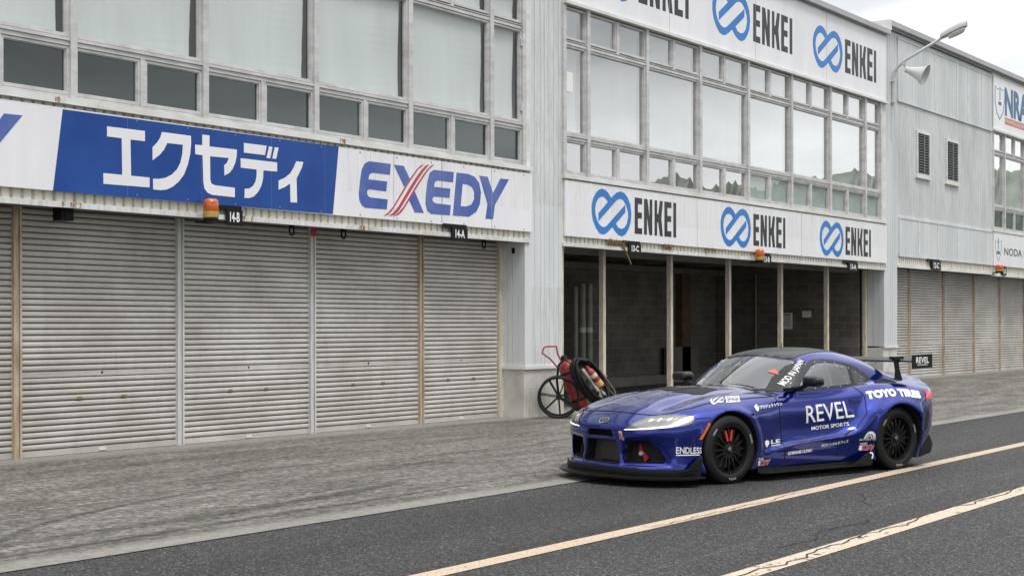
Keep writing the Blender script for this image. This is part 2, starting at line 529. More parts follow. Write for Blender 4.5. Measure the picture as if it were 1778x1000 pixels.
def strip(name, mat_, pts, w, z, kind='structure'):
    """painted or rubbed strip along a ground polyline"""
    b = MB(); n = len(pts); vs = []
    for i, p in enumerate(pts):
        q0 = Vector(pts[max(0, i - 1)]); q1 = Vector(pts[min(n - 1, i + 1)])
        d = (q1 - q0).normalized(); nn = Vector((-d.y, d.x))
        ww = w[i] if isinstance(w, (list, tuple)) else w
        for s in (-.5, .5):
            x = p[0] + nn.x * ww * s; y = p[1] + nn.y * ww * s
            vs.append((x, y, z + (0.006 + ramp_z(x, y) if y > EDGE_Y else 0)))
    b.add(vs, [(2 * i, 2 * i + 1, 2 * i + 3, 2 * i + 2) for i in range(n - 1)])
    return tag(b.build(name, mat_), kind=kind)
M_LINE = worn_paint('road_line_paint', (0.55, 0.43, 0.31), None, 0.345, 14)
M_LINE2 = worn_paint('road_line_paint_cracked', (0.60, 0.49, 0.37), None, 0.37, 6, (1, 1.8, 1))
M_WHITE = worn_paint('white_line_paint', (0.52, 0.50, 0.46), None, 0.38, 14, (1, 1, 1), .25, .9)
M_CHALK = worn_paint('chalk_streak', (0.26, 0.255, 0.25), None, 0.50, 30, (1, 1, 1), .2, .7)
M_RUB = worn_paint('tyre_rubber', (0.060, 0.057, 0.054), None, 0.30, 22, (0.5, 1, 1), 0.4, 0.65)
strip('lane_line', M_LINE, [(-60, 5.86), (7.2, 5.86), (20, 5.93), (150, 6.3)], 0.175, 0.004)
strip('lane_line', M_LINE2, [(-60, 4.24), (8.3, 4.26), (14.5, 4.28), (150, 4.4)], 0.185, 0.004)
strip('lane_line', M_CHALK, [(5, 4.80), (8.8, 4.82), (12, 4.87), (18, 4.9)], 0.07, 0.004)
strip('bay_line', M_WHITE, [(8.03, 10.60), (9.06, 10.68)], 0.05, 0.004)
strip('bay_line', M_WHITE, [(12.9, 10.82), (13.7, 10.81)], 0.05, 0.004)
strip('bay_line', M_WHITE, [(32.06, 10.80), (33.3, 10.86)], 0.08, 0.004)
strip('bay_line', M_WHITE, [(40.2, 14.2), (38.2, 12.0)], 0.10, 0.004)
strip('tyre_mark', M_RUB, [(5.9, 8.8), (6.64, 9.3), (7.29, 9.77), (7.87, 10.03), (8.47, 10.25), (9.27, 10.46), (10.0, 10.55)], [0.09, .1, .1, .1, .09, .07, .03], 0.004)
strip('tyre_mark', M_RUB, [(4, 9.02), (6.48, 9.08), (7.54, 9.12), (8.89, 9.17), (9.96, 9.26), (11.4, 9.5)], [.16, .16, .18, .2, .22, .14], 0.008)
strip('tyre_mark', M_RUB, [(4.5, 8.62), (7, 8.66), (9, 8.75), (12, 8.82)], [.08, .10, .12, .05], 0.004)

M_CRACK = worn_paint('crack_fill', (0.012, 0.012, 0.012), None, 0.36, 30)
def crack(p0, p1, wob, w, seed):
    r = random.Random(seed); n = max(6, int(math.dist(p0, p1) / .12)); pts = []; o = 0
    for i in range(n + 1):
        t = i / n; o = o * .8 + (r.random() - .5) * wob
        pts.append((p0[0] + (p1[0] - p0[0]) * t, p0[1] + (p1[1] - p0[1]) * t + o))
    strip('crack', M_CRACK, pts, w, 0.0085)
crack((8.2, 4.27), (14.6, 4.33), .09, .014, 3); crack((9.6, 4.62), (11.4, 4.70), .10, .012, 4); crack((16, 4.30), (24, 4.35), .09, .014, 6)
crack((10.0, 5.84), (13.0, 5.9), .07, .008, 9); crack((12.3, 5.0), (13.1, 5.5), .10, .010, 12)
# wooded ridge across the valley, behind the photographer: what the windows and the car mirror
b = MB()
r = random.Random(5); vs = []; n = 1500
for i in range(n + 1):
    az = -185 + 190 * i / n
    el = 4.0 + 1.5 * float(smoothstep(-33, -25, az)) + 0.25 * math.sin(az * 0.9) + 0.14 * math.sin(az * 2.7 + 1) + 0.26 * r.random() * (1 if i % 2 else .25)
    if az > -20: el += 0.35 * max(0, math.sin(az * 1.1))
    a = R(az); t = math.tan(R(el))
    for rr, k_ in ((250, -0.01), (300, 0.45), (360, 1.0)):
        vs.append((rr * math.cos(a), rr * math.sin(a), rr * t * k_ + (1.5 if k_ > 0 else 0)))
b.add(vs, [(3 * i + j, 3 * i + 3 + j, 3 * i + 4 + j, 3 * i + 1 + j) for i in range(n) for j in (0, 1)])
M_HILL = mat('hazy_forest', (0.20, 0.225, 0.19), 0.95, var=0.45, vscale=0.10, detail=8)  # distance haze is mixed into the pale foliage colour
tag(b.build('hills', M_HILL), kind='structure')
# ------------------------------------------------------------------ the pit building (three adjoining blocks)
YF = 14.40            # facade
YD = 14.90            # roller doors
M_WALL = mat('siding', (0.66, 0.68, 0.69), 0.45, var=0.13, vscale=1.1, stretch=(1.5, 1.5, 0.35), dark=(0.55, 0.57, 0.58))
M_WALL3 = mat('siding_grey', (0.62, 0.64, 0.65), 0.5, var=0.12, vscale=1.1, stretch=(1.5, 1.5, 0.35), dark=(0.49, 0.51, 0.52))
M_WALL2 = mat('siding_cream', (0.70, 0.68, 0.61), 0.5, var=0.3, vscale=2.5, stretch=(2, 1, 0.5), dark=(0.52, 0.48, 0.38))
M_TRIM = mat('white_flashing', (0.72, 0.73, 0.74), 0.4, var=0.22, vscale=1.7, stretch=(0.8, 1, 3), dark=(0.56, 0.54, 0.49))
M_ALU = mat('anodised_frame', (0.60, 0.595, 0.595), 0.42, metal=0.1, var=0.28, vscale=4, stretch=(1, 1, 2))
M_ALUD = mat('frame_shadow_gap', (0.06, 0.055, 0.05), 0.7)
M_CONCB = mat('base_concrete', (0.60, 0.59, 0.55), 0.8, var=0.35, vscale=2.3, dark=(0.42, 0.40, 0.36), bump=0.15, bscale=25)
M_ROOF = mat('roof_edge', (0.42, 0.42, 0.44), 0.5, var=0.15, vscale=2)
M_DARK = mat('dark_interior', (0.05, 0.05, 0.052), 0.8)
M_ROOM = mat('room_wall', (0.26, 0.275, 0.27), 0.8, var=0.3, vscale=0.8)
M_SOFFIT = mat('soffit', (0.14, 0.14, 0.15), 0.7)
M_BLIND = mat('roller_blind', (0.60, 0.645, 0.63), 0.8, var=0.12, vscale=0.9, stretch=(2.5, 1, 0.3))
M_BLINDG = mat('green_film', (0.36, 0.43, 0.395), 0.55, var=0.2, vscale=1.5)
G_NEAR = glass('window_glass_clear', (0.985, 1.0, 0.995), 0.04, wave=0.015, fk=1.0)
G_LOW = glass('window_glass_tinted', (0.42, 0.48, 0.47), 0.02, wave=0.015, rcol=(.8, .9, .88))
G_MIR = glass('window_glass_mirror_film', (0.66, 0.71, 0.70), 0.40, wave=0.004)

def shutter_mat():
    m, t, b = node_mat('shutter_paint')
    N = t.nodes.new; K = t.links.new
    g = N('ShaderNodeNewGeometry')
    def noise(scale, st, det=6):
        mp = N('ShaderNodeMapping'); mp.inputs['Scale'].default_value = st
        K(g.outputs['Position'], mp.inputs['Vector'])
        n = N('ShaderNodeTexNoise'); n.inputs['Scale'].default_value = scale; n.inputs['Detail'].default_value = det
        n.inputs['Roughness'].default_value = 0.65
        K(mp.outputs[0], n.inputs['Vector']); return n
    a = noise(1.0, (0.7, 1, 1.2))
    cr = N('ShaderNodeValToRGB'); e = cr.color_ramp.elements
    e[0].position = 0.32; e[0].color = (0.40, 0.375, 0.335, 1); e[1].position = 0.66; e[1].color = (0.60, 0.585, 0.555, 1)
    K(a.outputs['Fac'], cr.inputs[0])
    s = noise(3.4, (2.6, 1, 30), 3)                     # short scuffs along the slats
    rs = N('ShaderNodeMapRange'); rs.inputs['From Min'].default_value = 0.66; rs.inputs['From Max'].default_value = 0.73
    rs.inputs['To Max'].default_value = 0.55
    K(s.outputs['Fac'], rs.inputs['Value'])
    m1 = N('ShaderNodeMixRGB'); m1.inputs[2].default_value = (0.20, 0.17, 0.13, 1)
    K(rs.outputs[0], m1.inputs[0]); K(cr.outputs[0], m1.inputs[1])
    d = noise(2.2, (3.0, 1, 0.35), 5)                   # run-down dirt
    rd = N('ShaderNodeMapRange'); rd.inputs['From Min'].default_value = 0.52; rd.inputs['From Max'].default_value = 0.8
    rd.inputs['To Max'].default_value = 0.5
    K(d.outputs['Fac'], rd.inputs['Value'])
    m2 = N('ShaderNodeMixRGB'); m2.inputs[2].default_value = (0.36, 0.32, 0.26, 1)
    K(rd.outputs[0], m2.inputs[0]); K(m1.outputs[0], m2.inputs[1])
    oi = N('ShaderNodeObjectInfo'); ro = N('ShaderNodeMapRange'); ro.inputs['To Min'].default_value = 0.84; ro.inputs['To Max'].default_value = 1.06
    K(oi.outputs['Random'], ro.inputs['Value'])
    m4 = N('ShaderNodeMixRGB'); m4.blend_type = 'MULTIPLY'; m4.inputs[0].default_value = 1
    K(m2.outputs[0], m4.inputs[1]); K(ro.outputs[0], m4.inputs[2])
    K(m4.outputs[0], b.inputs['Base Color'])
    b.inputs['Roughness'].default_value = 0.5
    # shallow dents
    dn = noise(1.7, (1, 1, 1.4), 3); bp = N('ShaderNodeBump'); bp.inputs['Strength'].default_value = 0.25; bp.inputs['Distance'].default_value = 0.05
    K(dn.outputs['Fac'], bp.inputs['Height']); K(bp.outputs[0], b.inputs['Normal'])
    return m
M_SHUT = shutter_mat()
M_SHUTG = mat('shutter_groove_shade', (0.085, 0.076, 0.064), 0.7, var=0.4, vscale=3)  # groove bottoms coloured dark to deepen the shade between slats
M_JAMB = {'beige': mat('jamb_beige', (0.52, 0.45, 0.34), 0.55, var=0.5, vscale=5, stretch=(3, 3, 0.6), dark=(0.30, 0.20, 0.12)),
          'grey': mat('jamb_grey', (0.62, 0.62, 0.61), 0.5, var=0.25, vscale=5, stretch=(3, 3, 0.6)),
          'cream': mat('jamb_cream', (0.66, 0.62, 0.52), 0.55, var=0.35, vscale=6, stretch=(3, 3, 0.7), dark=(0.45, 0.37, 0.25))}
M_RED = mat('red_paint', (0.45, 0.06, 0.06), 0.5, var=0.3, vscale=8)
M_BLK = mat('black_plastic', (0.008, 0.008, 0.009), 0.5, spec=0.2)
M_BRASS = mat('brass_latch', (0.30, 0.20, 0.09), 0.5, metal=0.5)

def block(name, label):
    return tag(empty(name, (0, 0, 0)), label, 'building', 'adjoining blocks of the pit building')
B14 = block('pit_building', 'left block of the white pit building, closed roller doors under a blue and white sign')
B13 = block('pit_building', 'middle block of the white pit building with the open dark garage')
B12 = block('pit_building', 'far right block of the white pit building with two louvred vents')

def ribbed(mb, x0, x1, z0, z1, y, pitch=0.145, groove=0.022, depth=0.014, grooves=None, mi=0):
    """profiled steel sheet, ribs upright"""
    if grooves is None:
        n = max(1, round((x1 - x0) / pitch)); grooves = [x0 + (x1 - x0) * i / n for i in range(1, n)]
    pr = [(x0, 0)]
    for gx in grooves:
        pr += [(gx - groove / 2, 0), (gx - groove / 4, depth), (gx + groove / 4, depth), (gx + groove / 2, 0)]
    pr.append((x1, 0))
    vs = []
    for (x, d) in pr:
        vs += [(x, y + d, z0), (x, y + d, z1)]
    mb.add(vs, [(2 * i, 2 * i + 2, 2 * i + 3, 2 * i + 1) for i in range(len(pr) - 1)], mi)

def ribbed_x(mb, x, y0, y1, z0, z1, pitch=0.12, groove=0.02, depth=0.012, mi=0):
    """the same sheet on a face turned sideways (normal -X)"""
    n = max(1, round((y1 - y0) / pitch)); gs = [y0 + (y1 - y0) * i / n for i in range(1, n)]
    pr = [(y0, 0)]
    for gy in gs:
        pr += [(gy - groove / 2, 0), (gy - groove / 4, depth), (gy + groove / 4, depth), (gy + groove / 2, 0)]
    pr.append((y1, 0)); vs = []
    for (y, d) in pr:
        vs += [(x + d, y, z0), (x + d, y, z1)]
    mb.add(vs, [(2 * i, 2 * i + 2, 2 * i + 3, 2 * i + 1) for i in range(len(pr) - 1)], mi)

# ---- shells: rear wall, floors, roof
def shell(parent, x0, x1, roof_z, ground_open):
    w = MB()
    w.box(x0, x1, 19.26, 19.40, 0.0, roof_z - 0.02)             # rear wall
    w.box(x0, x1, 15.02, 19.25, 3.30, 3.50)                     # upper floor slab
    w.build('rear_wall', M_ROOM, parent)
    r = MB(); r.box(x0, x1, 14.52, 19.5, roof_z - 0.16, roof_z + 0.0)
    r.build('roof', M_ROOF, parent)
shell(B14, 2.0, 21.6, 8.86, False); shell(B13, 21.64, 36.35, 8.86, True); shell(B12, 36.47, 60, 9.05, False)
w = MB(); w.box(2.0, 2.1, 14.45, 19.25, 0, 8.6); w.build('side_wall', M_WALL, B14)
w = MB(); w.box(59.9, 60.0, 14.45, 19.25, 0, 8.8); w.build('side_wall', M_WALL, B12)

# ---- piers
w = MB()
ribbed(w, 20.65, 21.62, 0.86, 9.0, YF, grooves=[20.795, 20.97, 21.09, 21.23, 21.37, 21.52])
w.add([(21.62, YF, 0.86), (21.62, 15.0, 0.86), (21.62, 15.0, 9), (21.62, YF, 9)], [(0, 1, 2, 3)])
w.box(20.5, 20.65, YF, YF + 0.03, 0.86, 2.93)
w.box(20.62, 20.66, YF - 0.004, YF + 0.02, 2.93, 9.0)
ribbed_x(w, 20.5, YF + 0.03, YD + 0.1, 0.86, 2.95)
w.build('wall', M_WALL, B14)
w = MB(); w.box(20.48, 21.65, YF - 0.022, YF + 0.02, 0.815, 0.87); w.box(20.47, 20.5, YF + 0.02, YD, 0.815, 0.87)
w.build('flashing', M_TRIM, B14)
w = MB(); w.bbox(20.5, 21.62, YF + 0.012, 15.0, -0.02, 0.815, 0.008); w.build('wall_base', M_CONCB, B14)
w = MB(); ribbed(w, 36.43, 37.22, 1.0, 9.05, YF, pitch=0.15)
w.add([(37.22, YF, 1.0), (37.22, 15.0, 1.0), (37.22, 15.0, 3.0), (37.22, YF, 3.0)], [(0, 1, 2, 3)])
ribbed_x(w, 36.33, YF, YD + 0.1, 1.0, 2.95, pitch=0.16)
w.add([(36.33, YF, 1.0), (36.43, YF, 1.0), (36.43, YF, 2.95), (36.33, YF, 2.95)], [(0, 1, 2, 3)])
w.add([(36.43, YF, 8.7), (36.43, 17.0, 8.7), (36.43, 17.0, 9.1), (36.43, YF, 9.1)], [(0, 1, 2, 3)])
ribbed(w, 37.22, 44.80, 3.30, 9.05, YF, pitch=0.20, groove=0.016, depth=0.006)
w.build('wall', M_WALL3, B12)
w = MB(); w.bbox(36.31, 37.24, YF + 0.012, 15.0, 0.0, 0.96, 0.008); w.build('wall_base', M_CONCB, B12)
w = MB(); w.box(36.29, 37.26, YF - 0.022, YF + 0.02, 0.955, 1.01); w.build('flashing', M_TRIM, B12)

# ---- beam over the doors: soffit board, white lip, ribbed strip, sill
def beam(parent, x0, x1, zl, zs):
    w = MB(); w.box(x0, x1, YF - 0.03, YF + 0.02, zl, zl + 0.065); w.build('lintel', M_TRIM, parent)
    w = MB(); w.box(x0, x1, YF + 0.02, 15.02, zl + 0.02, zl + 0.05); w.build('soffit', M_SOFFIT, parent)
    w = MB(); ribbed(w, x0, x1, zl + 0.065, zs, YF, pitch=0.145, groove=0.05, depth=0.03); w.build('beam_cladding', M_WALL2, parent)
    w = MB()
    for i in range(int((x1 - x0) / 4.8) + 1):
        a = x0 + i * 4.8; e = min(a + 4.796, x1 + 0.03)
        if e - a > 0.1: w.box(a, e, YF - 0.07, YF + 0.05, zs, zs + 0.07)
    w.build('sill', M_TRIM, parent)
beam(B14, 2.0, 20.62, 2.935, 4.135); beam(B13, 21.62, 36.40, 2.925, 4.10); beam(B12, 44.82, 60, 3.0, 4.33)
w = MB(); w.box(37.22, 44.82, YF - 0.03, YF + 0.02, 3.03, 3.10); w.build('lintel', M_TRIM, B12)
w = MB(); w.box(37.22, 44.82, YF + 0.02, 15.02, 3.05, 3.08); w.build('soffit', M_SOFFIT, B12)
w = MB(); ribbed(w, 37.22, 44.82, 3.10, 3.31, YF, pitch=0.145, groove=0.05, depth=0.03); w.build('beam_cladding', M_WALL2, B12)

# ---- roof edges
def roof_edge(parent, x0, x1, z0, z1):
    w = MB(); w.box(x0, x1, YF - 0.16, YF + 0.12, z0, z1); w.box(x0, x1, YF - 0.05, YF + 0.1, z0 - 0.05, z0)
    w.build('roof_edge', M_ROOF, parent)
roof_edge(B14, 2.0, 21.6, 8.88, 9.0); roof_edge(B13, 21.62, 36.42, 8.88, 9.0); roof_edge(B12, 36.45, 60, 9.13, 9.26)
w = MB(); w.box(36.40, 36.45, YF - 0.17, 17.0, 9.0, 9.27); w.build('roof_edge', M_TRIM, B12)

# ---- windows
def frame_ring(w, x0, x1, z0, z1, t, y0, y1):
    w.box(x0, x1, y0, y1, z1 - t, z1); w.box(x0, x1, y0, y1, z0, z0 + t)
    w.box(x0, x0 + t, y0, y1, z0 + t, z1 - t); w.box(x1 - t, x1, y0, y1, z0 + t, z1 - t)
def window(parent, x0, x1, z0, z1, g, blind=None, gap=0.0, t=0.032, y=YF, bow=0.0, bmat=None):
    """one framed light: frame > pane (> blind)"""
    w = MB(); frame_ring(w, x0, x1, z0, z1, t, y, y + 0.07)
    frame_ring(w, x0 + t, x1 - t, z0 + t, z1 - t, 0.012, y + 0.02, y + 0.055)
    f = w.build('window', M_ALU, parent)
    p = MB(); p.add([(x0 + t, y + 0.04, z0 + t), (x1 - t, y + 0.04, z0 + t), (x1 - t, y + 0.04, z1 - t), (x0 + t, y + 0.04, z1 - t)], [(0, 1, 2, 3)])
    p.build('pane', g, f, fix=False)
    if blind is not None:
        dz = 0.10 if bmat is None else 0.06
        c = MB(); n = 14; bx0 = x0 + t * .5; bx1 = x1 - t - gap
        rr = random.Random(int(x0 * 100))
        for i in range(n + 1):
            v = i / n; zz = z0 + (z1 - z0) * v
            ed = bx1 - bow * math.sin(math.pi * v) * (0.6 + 0.4 * rr.random())
            c.v += [(bx0, y + dz, zz), (bx0 + (bx1 - bx0) * .5, y + dz + .004, zz), (ed, y + dz + 0.012 * math.sin(5 * v), zz)]
        for i in range(n):
            for j in (0, 1):
                a = 3 * i + j; c.f.append((a, a + 1, a + 4, a + 3)); c.m.append(0)
        c.build('blind', bmat or M_BLIND, f, fix=False)
    return f

def window_band(parent, mulls, half_l, half_r, zb, g_main, g_low, mid_off, top=True, low_blind=None, gaps=(0.12, 0.03)):
    """mulls: mullion centres; half bays at either end when half_l / half_r are given"""
    z0, z1 = zb + 0.05, zb + 0.62          # low lights
    z2, z3 = zb + 0.73, zb + 2.27          # main lights
    z4, z5 = zb + 2.38, zb + 2.94          # top lights
    bays = []
    edges = ([half_l] if half_l else []) + list(mulls) + ([half_r] if half_r else [])
    for i in range(len(edges) - 1):
        bays.append((edges[i], edges[i + 1]))
    for (a, b) in bays:
        a2, b2 = a + 0.05, b - 0.045
        wide = (b - a) > 1.5
        rr = random.Random(int(a * 37))
        gp = gaps[0] * (0.8 + 0.5 * rr.random())
        window(parent, a2, b2, z2, z3, g_main, True, gp, bow=rr.choice((0.0, 0.05, -0.04)))
        mid = (a2 + b2) / 2 + mid_off
        lows = [(a2, mid - 0.042), (mid + 0.042, b2)] if wide else [(a2, b2)]
        for li, (p, q) in enumerate(lows):
            lb = low_blind(p) if low_blind else None
            window(parent, p, q, z0, z1, G_NEAR if lb else g_low, lb if lb else None, 0.0, bmat=M_BLINDG)
            if top:
                window(parent, p, q, z4, z5, g_main, True, gp * 0.8 if li == len(lows) - 1 else 0.0)
        if wide:
            w = MB(); w.box(mid - 0.040, mid + 0.040, YF - 0.01, YF + 0.08, z0 - 0.04, z1 + 0.03); w.build('mullion', M_ALU, parent)
            if top:
                w = MB(); w.box(mid - 0.040, mid + 0.040, YF - 0.01, YF + 0.08, z4 - 0.03, z5); w.build('mullion', M_ALU, parent)
    for m_ in edges:
        w = MB(); w.bbox(m_ - 0.048, m_ + 0.048, YF - 0.045, YF + 0.09, zb, zb + (2.98 if top else 2.98), 0.006)
        w.build('mullion', M_ALU, parent)
    e0, e1 = edges[0] + 0.048, edges[-1] - 0.048
    for i in range(len(edges) - 1):
        p, q = edges[i] + 0.05, edges[i + 1] - 0.05
        w = MB(); w.box(p, q, YF - 0.012, YF + 0.06, zb, zb + 0.022); w.box(p, q, YF - 0.004, YF + 0.0605, zb + 0.020, zb + 0.046)
        w.build('window_rail', M_ALU, parent)
        w = MB(); w.box(p, q, YF - 0.014, YF + 0.06, z1 + 0.005, z1 + 0.05); w.box(p, q, YF - 0.008, YF + 0.0605, z1 + 0.048, z1 + .062); w.box(p, q, YF - 0.03, YF + 0.06, z1 + 0.06, z2 - 0.012)
        w.build('window_rail', M_ALU, parent)
        w = MB(); w.box(p, q, YF - 0.014, YF + 0.06, z3 + 0.006, z3 + 0.052); w.box(p, q, YF + 0.01, YF + 0.0605, z3 + 0.050, z3 + .068); w.box(p, q, YF - 0.02, YF + 0.06, z3 + 0.066, z4 - 0.03)
        w.build('window_rail', M_ALU, parent)
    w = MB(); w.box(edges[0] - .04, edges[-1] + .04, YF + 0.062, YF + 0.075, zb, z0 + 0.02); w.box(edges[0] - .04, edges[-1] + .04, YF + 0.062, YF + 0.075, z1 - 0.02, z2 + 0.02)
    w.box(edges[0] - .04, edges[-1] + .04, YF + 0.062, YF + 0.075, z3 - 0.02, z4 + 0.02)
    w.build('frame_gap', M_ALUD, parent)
    # room behind
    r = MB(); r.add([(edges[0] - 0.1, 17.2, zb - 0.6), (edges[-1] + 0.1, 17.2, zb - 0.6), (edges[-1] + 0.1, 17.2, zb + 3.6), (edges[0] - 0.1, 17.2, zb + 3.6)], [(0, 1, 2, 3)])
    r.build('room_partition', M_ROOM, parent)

m14 = [20.43 - 0.89 - 2.066 * i for i in range(0, 8)][::-1]
window_band(B14, m14, None, 20.45, 4.205, G_NEAR, G_LOW, 0.02, gaps=(0.075, 0.03))
w = MB(); w.box(20.49, 20.64, YF - 0.012, YF + 0.1, 4.2, 8.9); w.build('corner_flashing', M_TRIM, B14)
w = MB(); ribbed(w, 2.0, 20.62, 7.19, 8.9, YF, pitch=0.2); w.build('upper_wall', M_WALL, B14)
m13 = [22.44, 24.50, 26.60, 28.72, 30.85, 32.97, 35.08]
window_band(B13, m13, 21.67, 36.08, 4.165, G_MIR, G_MIR, 0.0,
            low_blind=lambda x: x > 28.5, gaps=(0.14, 0.03))
w = MB(); w.box(36.13, 36.42, YF - 0.012, YF + 0.1, 4.17, 8.9); w.build('corner_flashing', M_TRIM, B13)
w = MB(); w.box(21.62, 36.42, YF - 0.11, YF + 0.06, 7.13, 7.185); w.box(21.62, 36.42, YF - 0.02, YF + 0.06, 7.20, 8.9); w.build('upper_wall', M_TRIM, B13)
window_band(B12, [46.0 + 2.1 * i for i in range(6)], 44.9, None, 4.40, G_MIR, G_LOW, 0.0, gaps=(0.14, 0.03))
w = MB(); ribbed(w, 56.55, 60, 4.4, 7.34, YF, pitch=0.2); w.build('end_wall', M_WALL, B12)
w = MB(); w.box(44.80, 60, YF - 0.11, YF + 0.06, 7.34, 7.40); w.box(44.80, 60, YF - 0.02, YF + 0.06, 7.41, 9.1); w.build('upper_wall', M_TRIM, B12)
w = MB(); w.box(44.76, 44.84, YF - 0.02, YF + 0.1, 3.3, 9.05); w.build('corner_flashing', M_TRIM, B12)
# small casement hinges, a notice stuck inside the first far window
for (x, parent) in ((20.39, B14), (36.05, B13)):
    for zz in (6.2, 5.12):
        w = MB(); w.box(x - 0.02, x + 0.03, YF - 0.03, YF, zz, zz + 0.13); w.build('hinge', M_ALU, parent)
w = MB(); w.box(21.80, 22.02, YF + 0.028, YF + 0.03, 5.63, 5.98); w.build('paper_note', mat('paper', (0.78, 0.78, 0.76), 0.7), B13)

# ---- raised sheet panels on the far block
def sheet_panel(parent, x0, x1, z0, z1, xs):
    w = MB(); y = YF - 0.03
    ribbed(w, x0, x1, z0, z1, y, pitch=0.2, groove=0.016, depth=0.006)
    w.box(x0 - 0.03, x1 + 0.02, y - 0.012, YF, z1, z1 + 0.05); w.box(x0 - 0.03, x1 + 0.02, y - 0.012, YF, z0 - 0.05, z0)
    w.box(x0 - 0.035, x0, y - 0.012, YF, z0, z1)
    f = w.build('cladding_panel', M_WALL3, parent)
    for x in xs:
        w = MB(); w.box(x - 0.035, x + 0.035, y - 0.014, y + 0.001, z0, z1); w.build('cover_strip', M_TRIM, f)
    w = MB()
    for x in xs: w.box(x + 0.035, x + 0.055, y - 0.006, y + 0.001, z0, z1)
    w.build('joint', M_SOFFIT, f)
sheet_panel(B12, 37.25, 44.74, 7.36, 8.92, [39.95, 41.70, 42.63, 43.84])
sheet_panel(B12, 37.33, 44.74, 3.36, 4.29, [38.71, 40.15, 41.75, 44.25])

# ---- louvred vents
for (x0, x1) in ((38.55, 39.54), (40.80, 41.83)):
    z0, z1 = 5.50, 6.71
    w = MB(); frame_ring(w, x0, x1, z0, z1, 0.07, YF - 0.05, YF + 0.002); w.box(x0 - 0.04, x1 + 0.04, YF - 0.07, YF - 0.0, z0 - 0.06, z0 - 0.002)
    f = w.build('louvred_vent', M_TRIM, B12)
    w = MB(); w.box(x0 + 0.07, x1 - 0.07, YF - 0.012, YF - 0.006, z0 + 0.07, z1 - 0.07); w.build('void', M_DARK, f)
    w = MB(); xm = x0 + 0.55
    for i in range(15):
        zz = z0 + 0.09 + i * (z1 - z0 - 0.18) / 14.5
        for (p, q) in ((x0 + 0.07, xm - 0.02), (xm + 0.02, x1 - 0.07)):
            w.add([(p, YF - 0.045, zz), (q, YF - 0.045, zz), (q, YF - 0.014, zz + 0.022), (p, YF - 0.014, zz + 0.022),
                   (p, YF - 0.045, zz - 0.006), (q, YF - 0.045, zz - 0.006), (q, YF - 0.014, zz + 0.016), (p, YF - 0.014, zz + 0.016)],
                  [(0, 1, 2, 3), (4, 7, 6, 5), (0, 4, 5, 1)])
    w.box(xm - 0.02, xm + 0.02, YF - 0.048, YF - 0.012, z0 + 0.07, z1 - 0.07)
    w.build('slats', mat('louvre_slat', (0.20, 0.21, 0.215), 0.5), f)

# ---- roller doors
def roller_door(parent, x0, x1, zg, ztop=2.99, knobs=True):
    p = 0.0715; w = MB(); pr = []
    z = zg + 0.075
    pr += [(zg + 0.004, 0.0), (z - 0.003, 0.0)]
    w0 = zg + 0.93; flat = False
    while z < ztop:
        if not flat and z > w0:
            pr += [(z, 0.02), (z + 0.006, 0.02), (z + 0.010, -0.002), (z + 0.068, -0.002)]
            z += 0.0735; flat = True; continue
        pr += [(z, 0.020), (z + 0.011, 0.020), (z + 0.016, 0.004), (z + 0.030, -0.002), (z + 0.052, -0.001), (z + 0.066, 0.006)]
        z += p
    pr = [(a, d) for a, d in pr if a < ztop]
    vs = []; mats = []
    for a, d in pr: vs += [(x0, YD + d, a), (x1, YD + d, a)]
    fs = [(2 * i, 2 * i + 1, 2 * i + 3, 2 * i + 2) for i in range(len(pr) - 1)]
    w.add(vs, fs)
    w.m = [1 if (pr[i][1] >= 0.0195 and pr[i + 1][1] >= 0.0195) else 0 for i in range(len(pr) - 1)]
    d = w.build('roller_door', [M_SHUT, M_SHUTG], parent, fix=False)
    k = MB(); k.box(x0, x1, YD + 0.002, YD + 0.02, zg - 0.004, zg + 0.012); k.build('dark_gap_strip', M_BLK, d)  # black strip stands in for the shaded gap under the door
    if knobs:
        xm = (x0 + x1) / 2
        k = MB(); k.tube([(xm, YD - 0.004, zg + 0.98), (xm, YD + 0.004, zg + 0.98)], 0.016, 8); k.build('keyhole', M_BLK, d)
        for o in (-0.34, 0.34):
            k = MB(); k.box(xm + o - 0.035, xm + o + 0.035, YD - 0.008, YD + 0.01, zg + 0.66, zg + 0.69); k.build('latch', M_BRASS, d)
        k = MB(); k.box(xm - 0.05, xm + 0.05, YD - 0.012, YD + 0.003, zg + 0.02, zg + 0.055); k.build('lift_handle', M_TRIM, d)
    return d
def jamb(parent, x, col, zg=0.0, wd=0.10, redtop=False):
    w = MB(); w.box(x - wd / 2, x - wd / 2 + 0.028, YD - 0.045, YD + 0.03, zg, 2.97); w.box(x - wd / 2 + 0.036, x + wd / 2 - 0.036, YD - 0.03, YD + 0.03, zg, 2.97)
    w.box(x + wd / 2 - 0.028, x + wd / 2, YD - 0.045, YD + 0.03, zg, 2.97)
    w.box(x - wd / 2, x + wd / 2, YD + 0.028, YD + 0.034, zg, 2.97)
    j = w.build('door_post', M_JAMB[col], parent)
    if redtop:
        w = MB(); w.box(x - wd / 2 - .002, x + wd / 2 + .002, YD - 0.048, YD - 0.044, 2.84, 2.95); w.build('red_patch', M_RED, j)
posts14 = [(5.86, 'grey'), (8.38, 'cream'), (10.86, 'beige'), (13.36, 'grey'), (15.86, 'grey'), (18.34, 'beige')]
for x, c in posts14: jamb(B14, x, c, 0, 0.11, redtop=abs(x - 15.86) < .01)
ex = [3.4] + [x for x, _ in posts14] + [20.45]
for i in range(len(ex) - 1): roller_door(B14, ex[i] + 0.055, ex[i + 1] - 0.055 + (0.0 if i < len(ex) - 2 else 0.0), 0.006)
w = MB(); w.box(20.40, 20.50, YD - 0.05, YD + 0.03, 0, 2.97); w.build('door_post', M_JAMB['cream'], B14)
